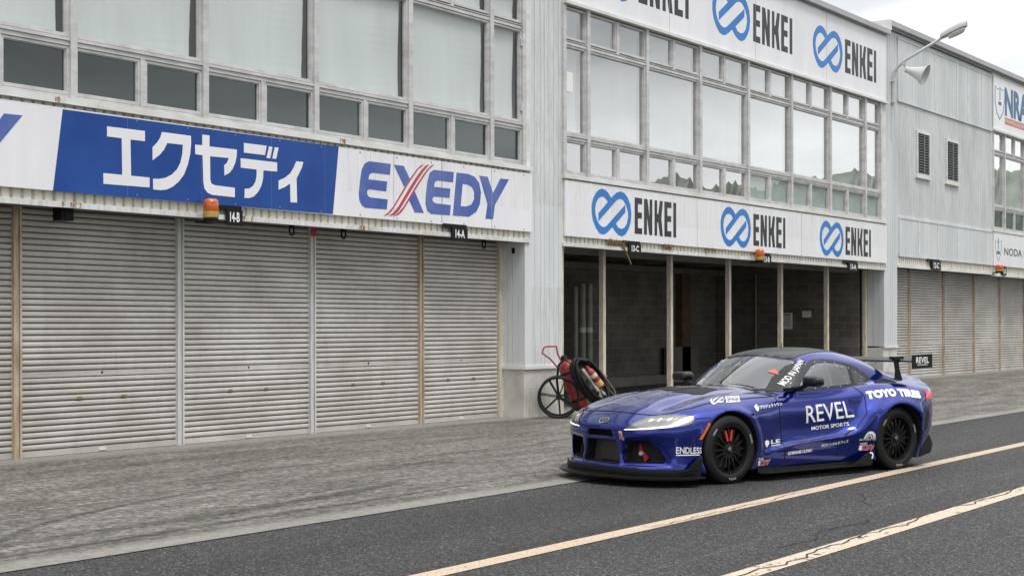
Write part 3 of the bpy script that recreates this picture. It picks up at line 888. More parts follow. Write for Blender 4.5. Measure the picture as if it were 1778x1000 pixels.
w = MB(); w.box(2.0, 3.4, YF + .2, 15.0, 0, 3.0); w.build('wall', M_WALL, B14)
posts12 = [39.34, 42.0, 44.63, 47.08, 49.6, 52.1, 54.6]
for x in posts12: jamb(B12, x, 'beige', 0.10, 0.10)
ex = [37.0] + posts12 + [57.1]
for i in range(len(ex) - 1): roller_door(B12, ex[i] + 0.05, ex[i + 1] - 0.05, 0.105, 3.1)
w = MB(); w.box(57.1, 60, YF + .2, 15.0, 0, 3.1); w.build('wall', M_WALL, B12)

# ---- the open garage
def block_mat():
    m, t, b = node_mat('concrete_block')
    N = t.nodes.new; K = t.links.new
    g = N('ShaderNodeNewGeometry'); sp = N('ShaderNodeSeparateXYZ'); K(g.outputs['Position'], sp.inputs[0])
    ad = N('ShaderNodeMath'); ad.operation = 'ADD'; K(sp.outputs['X'], ad.inputs[0]); K(sp.outputs['Y'], ad.inputs[1])
    cb = N('ShaderNodeCombineXYZ'); K(ad.outputs[0], cb.inputs[0]); K(sp.outputs['Z'], cb.inputs[1])
    br = N('ShaderNodeTexBrick'); br.inputs['Scale'].default_value = 1.0
    br.inputs['Brick Width'].default_value = 0.40; br.inputs['Row Height'].default_value = 0.20
    br.inputs['Mortar Size'].default_value = 0.008
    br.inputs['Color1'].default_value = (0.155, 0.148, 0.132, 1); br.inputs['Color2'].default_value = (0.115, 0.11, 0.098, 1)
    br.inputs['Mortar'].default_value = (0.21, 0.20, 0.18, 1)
    K(cb.outputs[0], br.inputs['Vector'])
    nz = N('ShaderNodeTexNoise'); nz.inputs['Scale'].default_value = 1.6; nz.inputs['Detail'].default_value = 8
    K(g.outputs['Position'], nz.inputs['Vector'])
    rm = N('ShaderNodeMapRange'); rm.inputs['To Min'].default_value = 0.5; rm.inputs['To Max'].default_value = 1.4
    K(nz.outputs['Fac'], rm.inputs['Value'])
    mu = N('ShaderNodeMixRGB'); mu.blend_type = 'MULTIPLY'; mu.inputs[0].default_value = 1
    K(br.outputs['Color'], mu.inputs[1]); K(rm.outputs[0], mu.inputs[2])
    K(mu.outputs[0], b.inputs['Base Color']); b.inputs['Roughness'].default_value = 0.9
    return m
M_BLOCK = block_mat()
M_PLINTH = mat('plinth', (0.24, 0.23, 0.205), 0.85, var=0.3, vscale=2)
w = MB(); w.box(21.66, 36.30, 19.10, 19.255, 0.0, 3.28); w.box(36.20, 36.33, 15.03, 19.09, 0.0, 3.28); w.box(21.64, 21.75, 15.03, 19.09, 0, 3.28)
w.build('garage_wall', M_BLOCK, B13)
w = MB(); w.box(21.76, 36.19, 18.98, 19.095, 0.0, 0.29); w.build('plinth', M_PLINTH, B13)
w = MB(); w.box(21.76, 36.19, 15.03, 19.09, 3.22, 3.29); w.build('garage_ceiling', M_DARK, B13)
w = MB(); w.box(21.76, 36.19, 18.7, 18.95, 2.86, 3.0); w.box(21.76, 36.19, 15.05, 15.15, 2.86, 2.965)
for x in (23.7, 26.27, 28.8, 31.35, 33.9): w.box(x - 0.06, x + 0.06, 15.16, 18.69, 3.02, 3.2)
w.build('ceiling_beam', mat('steel_grey', (0.16, 0.155, 0.14), 0.6, var=0.3, vscale=3), B13)
for x in (23.73, 26.27, 28.795, 31.35, 33.91):
    z = ramp_z(x, YD)
    w = MB(); w.bbox(x - 0.045, x + 0.045, YD - 0.05, YD + 0.05, z, 2.955, 0.006); w.build('door_post', M_JAMB['cream'], B13)
w = MB(); w.box(36.22, 36.325, YD - 0.05, YD + 0.03, 0.05, 2.95); w.build('door_post', M_JAMB['cream'], B13)
w = MB(); w.box(21.63, 21.70, YF + 0.02, YD, 0.0, 2.93); w.build('door_post', M_JAMB['cream'], B13)
# pilaster strip on the block wall, services
w = MB(); w.box(33.98, 34.42, 18.90, 19.10, 0.3, 2.9); w.build('rust_pier', mat('rusty_steel', (0.14, 0.085, 0.05), 0.8, var=0.5, vscale=4), B13)
w = MB(); w.tube([(36.16, 17.9, 0.05), (36.16, 17.9, 2.9)], 0.03, 8); w.build('conduit', M_PLINTH, B13)

# ---- rust and run-off on the flashings
def stain_mat(name, col, thr, st, soft=.1, amax=.8):
    m = worn_paint(name, col, None, thr, 7, st, soft, amax); return m
M_RUST = stain_mat('rust_stain', (0.30, 0.13, 0.04), 0.47, (2.5, 1, 0.8))
M_RUN = stain_mat('run_off_stain', (0.36, 0.33, 0.27), 0.45, (4.0, 1, 0.25), .35, .38)
M_RUN2 = stain_mat('sign_dirt', (0.42, 0.40, 0.35), 0.47, (5.0, 1, 0.22), .4, .30)
def stain(parent, x0, x1, z0, z1, y, m):
    w = MB(); w.add([(x0, y, z0), (x1, y, z0), (x1, y, z1), (x0, y, z1)], [(0, 1, 2, 3)]); w.build('stain', m, parent, fix=False)
for x in (11.0, 15.85, 6.8):
    stain(B14, x - 0.02, x + 0.14, 4.136, 4.204, YF - 0.0725, M_RUST)
for x in (11.10, 16.3, 13.9, 18.5):
    stain(B14, x, x + 0.28, 2.937, 3.0, YF - 0.0325, M_RUST)
stain(B14, 2.0, 20.6, 2.936, 2.999, YF - 0.0315, M_RUN); stain(B13, 21.7, 36.3, 2.926, 2.989, YF - 0.0315, M_RUN)
stain(B14, 20.7, 21.6, 3.6, 8.8, YF - 0.0035, M_RUN); stain(B14, 20.7, 21.6, 0.9, 2.2, YF - 0.0035, M_RUN)
stain(B12, 37.3, 44.7, 4.4, 7.2, YF - 0.0035, M_RUN); stain(B14, 20.52, 21.6, 0.0, 0.5, YF + 0.0095, M_RUN)
ENKEI_LOGO = [(0.336,0.825),(0.453,0.814),(0.558,0.766),(0.658,0.681),(0.736,0.728),(0.844,0.789),(0.977,0.821),(1.123,0.8),(1.245,0.719),(1.331,0.597),(1.368,0.432),(1.343,0.277),(1.268,0.145),(1.157,0.044),(1.035,0.0),(0.902,0.019),(0.794,0.077),(0.699,0.154),(0.592,0.086),(0.473,0.023),(0.368,0.003),(0.252,0.025),(0.136,0.112),(0.045,0.23),(0.0,0.375),(0.0,0.498),(0.046,0.625),(0.138,0.73),(0.231,0.796)]
ENKEI_HOLE = [(0.335,0.684),(0.44,0.67),(0.551,0.603),(0.225,0.377),(0.224,0.232),(0.832,0.638),(0.899,0.67),(0.972,0.684),(1.037,0.679),(1.103,0.648),(1.184,0.574),(1.24,0.476),(1.254,0.375),(1.207,0.244),(1.121,0.163),(1.011,0.135),(0.902,0.152),(0.818,0.223),(1.151,0.448),(1.152,0.59),(0.486,0.155),(0.38,0.135),(0.275,0.166),(0.194,0.231),(0.137,0.322),(0.114,0.432),(0.145,0.557),(0.23,0.647)]
ENKEI_LETTERS = [[(1.486,0.073),(1.755,0.073),(1.756,0.184),(1.602,0.184),(1.602,0.362),(1.746,0.362),(1.747,0.476),(1.603,0.476),(1.603,0.631),(1.757,0.631),(1.758,0.745),(1.489,0.746)], [(1.826,0.073),(1.934,0.073),(1.935,0.422),(2.019,0.072),(2.132,0.072),(2.135,0.744),(2.036,0.744),(2.035,0.388),(1.954,0.744),(1.829,0.745)], [(2.218,0.072),(2.314,0.072),(2.315,0.327),(2.357,0.327),(2.422,0.072),(2.533,0.072),(2.476,0.421),(2.536,0.743),(2.425,0.743),(2.358,0.488),(2.316,0.488),(2.317,0.743),(2.22,0.744)], [(2.592,0.072),(2.862,0.072),(2.863,0.182),(2.709,0.182),(2.71,0.36),(2.853,0.36),(2.853,0.474),(2.71,0.474),(2.711,0.628),(2.864,0.628),(2.865,0.742),(2.594,0.743)], [(2.941,0.072),(3.05,0.072),(3.052,0.741),(2.943,0.742)]]
KATAKANA = [[(11.741,3.939),(12.32,3.944),(12.32,3.819),(12.095,3.817),(12.104,3.379),(12.393,3.379),(12.392,3.258),(11.686,3.249),(11.686,3.377),(11.969,3.379),(11.962,3.819),(11.741,3.819)], [(12.592,3.96),(13.066,3.96),(13.069,3.864),(13.054,3.731),(13.015,3.596),(12.95,3.46),(12.864,3.366),(12.764,3.294),(12.666,3.252),(12.568,3.236),(12.45,3.239),(12.447,3.368),(12.541,3.374),(12.652,3.398),(12.751,3.444),(12.836,3.516),(12.893,3.608),(12.924,3.719),(12.933,3.834),(12.676,3.831),(12.625,3.745),(12.556,3.675),(12.441,3.596),(12.441,3.756),(12.514,3.821),(12.563,3.884)], [(13.26,3.996),(13.382,3.997),(13.381,3.857),(13.864,3.861),(13.856,3.767),(13.833,3.686),(13.786,3.603),(13.732,3.547),(13.641,3.503),(13.638,3.635),(13.687,3.673),(13.722,3.737),(13.39,3.732),(13.395,3.426),(13.414,3.383),(13.474,3.365),(13.824,3.359),(13.824,3.235),(13.422,3.239),(13.347,3.261),(13.296,3.307),(13.277,3.383),(13.263,3.733),(13.14,3.735),(13.137,3.856),(13.26,3.859)], [(13.989,3.961),(14.409,3.963),(14.376,3.835),(13.991,3.834)], [(14.454,3.96),(14.519,3.959),(14.473,3.799),(14.405,3.8)], [(14.562,3.959),(14.634,3.961),(14.588,3.803),(14.516,3.803)], [(13.929,3.755),(14.606,3.757),(14.605,3.634),(14.347,3.629),(14.34,3.522),(14.312,3.427),(14.256,3.343),(14.176,3.274),(14.097,3.244),(13.999,3.238),(14.003,3.359),(14.081,3.367),(14.153,3.404),(14.2,3.465),(14.221,3.547),(14.222,3.63),(13.932,3.631)], [(14.978,3.806),(15.115,3.809),(15.084,3.723),(14.981,3.572),(14.99,3.241),(14.862,3.237),(14.856,3.492),(14.754,3.437),(14.633,3.393),(14.633,3.514),(14.763,3.567),(14.863,3.634),(14.931,3.722)]]
EXEDY_BLUE = [[(16.49,3.94),(16.983,3.943),(16.96,3.78),(16.565,3.779),(16.5,3.75),(16.479,3.677),(16.898,3.677),(16.876,3.529),(16.5,3.534),(16.45,3.506),(16.457,3.443),(16.51,3.418),(16.911,3.414),(16.888,3.265),(16.403,3.259),(16.329,3.294),(16.28,3.361),(16.268,3.458),(16.302,3.671),(16.33,3.799),(16.394,3.896)], [(17.05,3.938),(17.284,3.939),(17.42,3.758),(17.29,3.624)], [(17.539,3.577),(17.757,3.264),(17.538,3.261),(17.408,3.433)], [(17.994,3.94),(18.502,3.946),(18.482,3.784),(18.089,3.784),(18.024,3.753),(18.005,3.682),(18.412,3.681),(18.392,3.535),(18.017,3.533),(17.969,3.51),(17.971,3.458),(18.04,3.43),(18.424,3.428),(18.401,3.266),(17.932,3.259),(17.838,3.301),(17.795,3.402),(17.81,3.566),(17.844,3.747),(17.899,3.885)], [(19.165,3.944),(19.39,3.944),(19.537,3.688),(19.736,3.942),(19.98,3.949),(19.585,3.502),(19.536,3.269),(19.33,3.267),(19.383,3.505)]]
EXEDY_D = [(18.572,3.946),(18.868,3.948),(19.047,3.916),(19.162,3.825),(19.211,3.68),(19.18,3.492),(19.084,3.362),(18.891,3.273),(18.475,3.267)]
EXEDY_DHOLE = [(18.729,3.781),(18.855,3.778),(18.969,3.748),(19.033,3.668),(19.025,3.559),(18.956,3.47),(18.816,3.43),(18.675,3.429)]
EXEDY_RED = [[(17.764,4.007),(17.675,3.977),(17.582,3.91),(17.489,3.822),(17.374,3.704),(17.26,3.579),(17.147,3.447),(17.035,3.317),(16.923,3.224),(16.813,3.165),(16.906,3.184),(16.994,3.244),(17.084,3.336),(17.185,3.451),(17.299,3.58),(17.413,3.708),(17.528,3.827),(17.621,3.915)], [(17.892,4.018),(17.802,3.988),(17.708,3.921),(17.614,3.832),(17.498,3.713),(17.383,3.587),(17.269,3.456),(17.155,3.325),(17.043,3.231),(16.932,3.172),(17.061,3.194),(17.151,3.254),(17.241,3.346),(17.344,3.462),(17.459,3.591),(17.574,3.72),(17.691,3.84),(17.785,3.929)], [(18.02,4.029),(17.93,3.999),(17.835,3.931),(17.74,3.842),(17.623,3.723),(17.507,3.596),(17.392,3.464),(17.277,3.333),(17.164,3.239),(17.052,3.179),(17.151,3.199),(17.241,3.259),(17.332,3.352),(17.435,3.468),(17.551,3.598),(17.667,3.727),(17.785,3.847),(17.88,3.937)]]
EXEDY_TAIL = [(10.32,3.934),(10.553,3.937),(10.18,3.484),(9.759,2.912),(9.568,2.942),(10.105,3.693)]
EXEDY_FIELD = [(11.104,4.07),(15.841,4.089),(15.718,3.126),(10.965,3.111)]
SHIELD_UP = [(45.007,8.722),(45.235,8.642),(45.465,8.708),(45.697,8.652),(45.955,8.722),(45.953,8.414),(45.771,7.974),(45.437,7.717),(45.154,7.904),(44.967,8.294)]
SHIELD_LO = [(44.981,4.086),(45.133,4.02),(45.285,4.056),(45.439,4.028),(45.57,4.1),(45.592,3.844),(45.475,3.62),(45.29,3.431),(45.107,3.606),(45.017,3.821)]
# ------------------------------------------------------------------ signs
YS = 14.35
M_SIGN = mat('sign_white', (0.80, 0.80, 0.825), 0.32, var=0.09, vscale=1.1, stretch=(1.6, 1, 0.5), bump=0.08, bscale=1.6)
M_BLUE = mat('sign_blue', (0.005, 0.048, 0.25), 0.30, spec=0.35, var=0.25, vscale=0.9, dark=(0.012, 0.075, 0.31), bump=0.12, bscale=1.6)
M_EXBL = mat('letter_blue', (0.035, 0.085, 0.36), 0.3, var=0.3, vscale=1.2, dark=(0.12, 0.17, 0.42))
M_EXRD = mat('letter_red', (0.42, 0.05, 0.08), 0.35)
M_ENKB = mat('ring_blue', (0.008, 0.19, 0.58), 0.3, var=0.2, vscale=1.5)
M_LETB = mat('letter_black', (0.012, 0.013, 0.018), 0.35)
M_NAVY = mat('letter_faded_blue', (0.055, 0.16, 0.31), 0.4, var=0.3, vscale=6)
M_FADER = mat('letter_faded_red', (0.62, 0.24, 0.17), 0.5, var=0.3, vscale=6)
def sgn(u, v, d): return (u, YS - d, v)
def panel(name, label, cat, x0, x1, z0, z1, group=None):
    w = MB(); w.bbox(x0, x1, YS, YS + 0.046, z0, z1, 0.004)
    o = w.build(name, M_SIGN); tag(o, label, cat, group)
    # sheet joints and rivets
    return o
def inset(name, poly, m, parent, d=0.003, holes=()):
    w = MB(); w.prism(poly, sgn, -0.001, d, 0, holes); return w.build(name, m, parent)
s14 = panel('fascia_sign', 'long white and royal blue EXEDY signboard above the closed roller doors', 'sign', 2.0, 20.65, 3.115, 4.09)
f = inset('blue_field', EXEDY_FIELD, M_BLUE, s14, 0.003)
w = MB()
for p in KATAKANA: w.prism(p, sgn, 0.002, 0.0062)
w.build('katakana_lettering', M_SIGN, f)
w = MB()
for p in EXEDY_BLUE: w.prism(p, sgn, -0.001, 0.003)
w.prism(EXEDY_D, sgn, -0.001, 0.003, 0, [EXEDY_DHOLE])
w.build('lettering', M_EXBL, s14)
SH = lambda P: [(a + -9.427, b + -0.012) for a, b in P]
w = MB()
for p in EXEDY_BLUE: w.prism(SH(p), sgn, -0.001, 0.003)
w.prism(SH(EXEDY_D), sgn, -0.001, 0.003, 0, [SH(EXEDY_DHOLE)])
w.build('lettering', M_EXBL, s14)
w = MB()
for p in EXEDY_RED: w.prism(SH(p), sgn, 0.0, 0.0045)
w.build('red_stripes', M_EXRD, s14)
w = MB()
for p in EXEDY_RED: w.prism(p, sgn, 0.0, 0.0045)
w.build('red_stripes', M_EXRD, s14)
w = MB()
pass
for x in (5.9, 8.4, 12.05, 13.25, 14.5, 15.55, 18.2):
    w = MB(); w.box(x - 0.003, x + 0.003, YS - 0.0048, YS, 3.13, 4.08); w.build('sheet_joint', mat('sheet_joint', (0.10, 0.14, 0.32), 0.5), s14)

def enkei(parent, x, z, kx=1.0, kz=1.0):
    S2 = lambda P: [(x + a * kx, z + b * kz) for a, b in P]
    w = MB(); w.prism(S2(ENKEI_LOGO), sgn, -0.001, 0.003, 0, [S2(ENKEI_HOLE)]); w.build('ring_emblem', M_ENKB, parent)
    w = MB()
    for p in ENKEI_LETTERS: w.prism(S2(p), sgn, -0.001, 0.003)
    w.build('lettering', M_LETB, parent)
s13 = panel('fascia_sign', 'long white ENKEI signboard with three blue rings, directly over the open garage', 'sign', 21.66, 36.38, 3.10, 4.075)
for x in (22.50, 27.40, 32.29): enkei(s13, x, 3.18 + (x - 22.5) * -0.003)
s13u = panel('fascia_sign', 'tall white ENKEI signboard high under the roof, above the mirrored windows', 'sign', 21.66, 36.36, 7.205, 8.84)
for x in (22.30, 27.06, 31.93): enkei(s13u, x, 7.49, 1.235, 1.19)
M_SEAM = mat('sign_seam', (0.40, 0.40, 0.42), 0.5)
M_SCREW = mat('sign_screw', (0.30, 0.27, 0.24), 0.5, metal=0.5)
for sg_, z0_, z1_, xs_ in ((s13, 3.11, 4.06, (26.4, 31.3)), (s13u, 7.21, 8.83, (25.3, 29.0, 32.7)), (s14, 3.12, 4.08, (17.05, 19.5))):
    for x in xs_:
        w = MB(); w.box(x - .0035, x + .0035, YS - 0.0042, YS, z0_, z1_); w.build('sheet_joint', M_SEAM, sg_)
    if sg_ is s13u: continue
    w = MB(); x = 12.2 if sg_ is s14 else 21.9
    while sg_ is s14 and x < 20.6:
        for z in (z0_ + .03, z1_ - .03): w.lathe([(0, -.0075), (.010, -.006), (.014, 0)], 8, Matrix.Translation((x, YS, z)) @ Matrix.Rotation(math.pi / 2, 4, 'X') @ Matrix.Scale(-1, 4, (0, 0, 1)))
        x += .82
    if sg_ is s14: w.build('fixing_screws', M_SCREW, sg_)
    stain(sg_, 16.0 if sg_ is s14 else 21.7, 20.6 if sg_ is s14 else 36.3, z0_ + .35, z1_ - .005, YS - 0.0049, M_RUN2)
s12u = panel('fascia_sign', 'white NRA signboard with shield crest, under the roof of the far block', 'sign', 44.86, 60, 7.40, 8.98)
s12l = panel('fascia_sign', 'white NODA signboard with shield crest, low on the far block', 'sign', 44.86, 60, 3.31, 4.32)
def crest(P, parent):
    cx = sum(p[0] for p in P) / len(P); cz = sum(p[1] for p in P) / len(P)
    q = [(cx + (a - cx) * .90, cz + (b - cz) * .93) for a, b in P]
    w = MB(); w.prism(P, sgn, -0.001, 0.003, 0, [q]); w.box(cx - .03, cx + .03, YS - 0.003, YS, cz - .05, cz + .28); w.box(cx - .14, cx + .14, YS - .003, YS, cz - .2, cz - .1)
    w.build('crest', M_NAVY, parent)
crest(SHIELD_UP, s12u); crest(SHIELD_LO, s12l)
def sign_text(parent, s, x0, x1, z0, z1, m, name='lettering', off=0.0, y=YS - 0.003):
    v, f, a = text_mesh(s, off)
    w = MB(); w.add([(x0 + p[0] * (x1 - x0), y, z0 + p[1] * (z1 - z0)) for p in v], f)
    return w.build(name, m, parent, fix=False)
sign_text(s12u, 'NRA', 45.93, 48.25, 7.91, 8.785, M_NAVY, off=0.045)
w = MB(); w.box(45.93, 48.6, YS - 0.003, YS, 7.655, 7.865); rb = w.build('red_band', M_FADER, s12u)
sign_text(rb, 'Noda Racing Academy', 45.98, 48.5, 7.69, 7.83, M_SIGN, y=YS - 0.005)
sign_text(s12l, 'NODA R', 45.85, 48.15, 3.655, 3.885, M_LETB, off=0.01)

# ---- bay number plates
def plate(txt, x0, x1, z0, z1, arm, label):
    w = MB(); w.bbox(x0, x1, YF - 0.075, YF - 0.055, z0, z1, 0.003)
    w.box(arm, x1, YF - 0.054, YF - 0.04, z1 - 0.02, z1 + 0.05); w.box(x1 - .05, x1 - .02, YF - 0.054, YF - 0.031, z0 + .02, z1)
    o = w.build('bay_plate', M_BLK); tag(o, label, 'number plate', 'black bay number plates under the signs')
    sign_text(o, txt, x0 + 0.06 * (x1 - x0) / .3, x1 - 0.06 * (x1 - x0) / .3, z0 + 0.045, z1 - 0.03, mat('plate_white', (0.8, 0.8, 0.8), 0.4), 'bay_number', 0.03, YF - 0.077)
plate('14-B', 13.66, 13.95, 2.865, 3.07, 13.56, 'black bay plate reading 14-B beside the nearest amber beacon')
plate('14-A', 18.43, 18.83, 2.88, 3.085, 18.22, 'black bay plate reading 14-A below the red striped lettering end')
plate('13-C', 23.75, 24.18, 2.87, 3.06, 23.55, 'black bay plate reading 13-C beside the hanging straw')
plate('13-B', 29.26, 29.70, 2.86, 3.05, 29.0, 'black bay plate reading 13-B partly behind an amber beacon')
plate('13-A', 33.90, 34.48, 2.84, 3.04, 33.66, 'black bay plate reading 13-A at the far end of the open garage')
plate('12-C', 39.55, 40.25, 3.03, 3.27, 39.28, 'black bay plate reading 12-C on the far block')
plate('12-B', 45.62, 46.0, 3.04, 3.27, 45.3, 'black bay plate reading 12-B behind the farthest amber beacon')

# ---- amber beacons
M_AMB = mat('amber_lens', (0.62, 0.11, 0.012), 0.18, var=0.3, vscale=25, coat=0.6)
M_AMBY = mat('amber_base', (0.45, 0.30, 0.06), 0.3, var=0.4, vscale=30, coat=0.4)
def beacon(x, z0, z1, rad, label):
    o = tag(empty('beacon_lamp', (x, YF - 0.20, z0)), label, 'beacon', 'amber beacons under the signs')
    h = z1 - z0; r = rad
    w = MB(); w.lathe([(0, 0.0), (r * .85, 0.0), (r * .92, 0.03), (r * .92, h * .2), (0, h * .2)], 20); w.box(-0.02, 0.02, r * .6, 0.17, 0.0, 0.02); w.box(-r * 1.3, r * 1.1, r * .7, 0.16, -0.012, 0.012); w.build('bracket', M_BLK, o, smooth=40)
    w = MB(); w.lathe([(r * .9, h * .16), (r * 1.0, h * .2), (r * 1.0, h * .42), (r * .93, h * .44)], 24); w.build('base_ring', M_AMBY, o, smooth=40)
    w = MB(); w.lathe([(r * .93, h * .43), (r * .97, h * .46), (r * .95, h * .82), (r * .88, h * .92), (r * .6, h * .985), (0, h)], 24); w.build('lens', M_AMB, o, smooth=60)
    return o
beacon(13.27, 2.875, 3.175, 0.102, 'nearest amber beacon beside the 14-B plate')
beacon(28.88, 2.87, 3.16, 0.105, 'amber beacon in front of the 13-B plate over the open garage')
beacon(44.92, 3.09, 3.335, 0.125, 'farthest amber beacon at the low shield crest sign')

# ---- street lamp on a wall bracket, and the horn loudspeaker clamped to it
M_GALV = mat('galvanised_paint', (0.62, 0.63, 0.62), 0.42, var=0.15, vscale=6)
LX = 36.85
o = tag(empty('wall_lamp', (LX, YF, 7.2)), 'white street lamp on a long slanting arm bracketed to the far pier', 'street lamp')
w = MB(); pth = [(0, -0.05, -0.02)]
w.tube([(0, -0.055, -0.05), (0, -0.055, 0.62), (0, -0.085, 0.80), (0, -0.17, 0.93), (0, -0.30, 1.03), (0, -0.42, 1.10), (0, -1.25, 1.50), (0, -1.36, 1.555)], [.042] * 6 + [.036, .03], 12)
w.build('arm', M_GALV, o, smooth=50)
w = MB()
for z in (0.02, 0.55): w.box(-0.06, 0.06, -0.10, 0.0, z, z + 0.05)
w.box(-0.025, 0.025, -0.012, 0.0, -0.95, -0.05)
w.build('bracket', M_GALV, o)
# cobra head: rounded canopy, glass bowl beneath
def cobra(mb, scale_z, z_off, y0, y1, wmax, half):
    n = 12; m = 10; vs = []
    for i in range(n + 1):
        t = i / n; y = y0 + (y1 - y0) * t
        wdt = wmax * (0.38 + 0.62 * math.sin(math.pi * min(1, 0.15 + 0.62 * t))) * (1 - max(0, t - 0.8) ** 2 * 9)
        zc = z_off + 0.62 * (abs(y - y0)) * 0.60
        for j in range(m + 1):
            a = math.pi * j / m
            vs.append((wdt * math.cos(a), y, zc + half * scale_z * math.sin(a) * (0.5 + 0.5 * wdt / wmax)))
    k = m + 1
    mb.add(vs, [(i * k + j, (i + 1) * k + j, (i + 1) * k + j + 1, i * k + j + 1) for i in range(n) for j in range(m)])
    mb.add([vs[i * k] for i in range(n + 1)] + [vs[i * k + m] for i in range(n + 1)], [(i, i + 1, i + n + 2, i + n + 1) for i in range(n)])
    mb.add([vs[n * k + j] for j in range(m + 1)], [tuple(range(m + 1))])
w = MB(); cobra(w, 0.17, 1.52, -1.30, -1.95, 0.15, 1); w.build('lamp_housing', mat('lamp_grey', (0.40, 0.41, 0.42), 0.4), o, smooth=50)
w = MB(); cobra(w, -0.12, 1.585, -1.50, -1.90, 0.12, 1); w.build('lamp_bowl', mat('lamp_glass', (0.62, 0.63, 0.60), 0.12, coat=0.5), o, smooth=50)
hp = Vector((LX, YF - 0.34, 8.16))
o = tag(empty('horn_speaker', hp), 'grey horn loudspeaker clamped under the wall lamp arm', 'loudspeaker')
aim = (onw := Vector((0.10, -0.86, -0.34))).normalized()
T = Vector((0.03, -0.02, -0.12)).to_track_quat('Z', 'Y')
Q = Matrix.Translation(Vector((0.0, -0.06, -0.13))) @ aim.to_track_quat('Z', 'Y').to_matrix().to_4x4()
w = MB(); w.lathe([(0.0, -0.02), (.075, -0.02), (.08, 0.0), (.082, 0.05), (.10, .10), (.125, .20), (.165, .32), (.215, .42), (.27, .50), (.285, .505), (.282, .515), (.262, .502), (.205, .42), (.15, .31), (.10, .19), (.085, .13)], 32, Q)
w.build('horn', M_GALV, o, smooth=60)
w = MB(); w.lathe([(0, .40), (.035, .40), (.05, .33), (.05, .15), (.10, .14)], 20, Q); w.build('reflex_cone', M_GALV, o, smooth=50)
w = MB(); w.tube([(0, 0.0, 0.03), (0.0, -0.02, -0.06), (0.0, -0.06, -0.14)], 0.022, 8); w.box(-0.05, 0.05, -0.04, 0.04, -0.01, 0.06); w.build('clamp', M_GALV, o)
# ------------------------------------------------------------------ the racing coupe
# car frame: x forward (x = -s, s = metres behind the front axle), y to its left, z up
CAR_AT = (13.459, 7.641, 0.0); CAR_YAW = R(161.25)
car = tag(empty('race_car', CAR_AT, CAR_YAW), 'low blue racing coupe with a black roof, white sponsor lettering and a rear wing', 'race car')

def spl(xs, ys):
    """smooth interpolation through keyed values"""
    xs = np.array(xs, float); ys = np.array(ys, float)
    d = np.diff(ys) / np.diff(xs); m = np.zeros_like(ys); m[0], m[-1] = d[0], d[-1]
    for i in range(1, len(xs) - 1):
        m[i] = 0 if d[i - 1] * d[i] <= 0 else 2 * d[i - 1] * d[i] / (d[i - 1] + d[i])
    fx = np.linspace(xs[0], xs[-1], 1200)
    i = np.clip(np.searchsorted(xs, fx, 'right') - 1, 0, len(xs) - 2)
    h = xs[i + 1] - xs[i]; t = (fx - xs[i]) / h
    fy = (2 * t**3 - 3 * t**2 + 1) * ys[i] + (t**3 - 2 * t**2 + t) * h * m[i] + (-2 * t**3 + 3 * t**2) * ys[i + 1] + (t**3 - t**2) * h * m[i + 1]
    return lambda x: np.interp(x, fx, fy)

f_zc = spl([-1.0, -.93, -.84, -.70, -.5, -.25, 0, .3, .6, .9, 1.5, 2.4, 2.9, 3.2, 3.38, 3.5],
           [.55, .605, .658, .722, .790, .850, .885, .908, .915, .915, .905, .92, .945, .955, .955, .93])
f_ze = spl([-1.0, -.8, -.6, -.45, -.2, 0, .3, .6, .9, 1.2, 1.6, 2.0, 2.4, 2.7, 3.0, 3.3, 3.5],
           [.56, .60, .658, .70, .762, .793, .808, .818, .828, .840, .855, .885, .905, .90, .875, .83, .78])
f_w = spl([-1.0, -.7, -.3, 0, .35, .6, .95, 1.4, 1.75, 2.1, 2.45, 2.8, 3.1, 3.4],
          [.86, .885, .905, .915, .895, .865, .835, .828, .835, .868, .905, .905, .875, .80])
f_nose = spl([0, .2, .4, .55, .68, .78, .85, .90, .95], [-.93, -.922, -.89, -.845, -.77, -.66, -.53, -.38, -.15])
f_tail = spl([0, .3, .55, .72, .82, .90, .95], [3.43, 3.41, 3.34, 3.24, 3.12, 2.95, 2.8])
f_noz = spl([.08, .16, .22, .34, .44, .50, .56, .62, .70, .9], [.0, -.012, .01, .025, .012, .0, .005, .05, .14, .3])
f_roof = spl([.3, .45, .6, .75, .9, 1.05, 1.2, 1.35, 1.5, 1.65, 1.85, 2.1, 2.4, 2.7, 3.0, 3.25, 3.45],
             [.72, .80, .893, .985, 1.072, 1.152, 1.222, 1.272, 1.297, 1.308, 1.306, 1.276, 1.203, 1.095, .995, .945, .92])
f_crown = spl([.3, .6, .9, 1.15, 1.4, 1.8, 2.4, 3.0, 3.5], [.50, .48, .42, .32, .21, .165, .18, .20, .15])
f_yg = spl([.4, .7, 1.0, 1.5, 1.9, 2.15, 2.45, 2.8, 3.2, 3.5], [.74, .76, .772, .765, .742, .712, .66, .60, .54, .5])
f_hl = spl([.26, .32, .36, .385, .42, .52, .67, .77, .86, .95], [.30, .55, .85, 1.22, 1.58, 1.76, 1.91, 2.0, 2.10, 2.3])

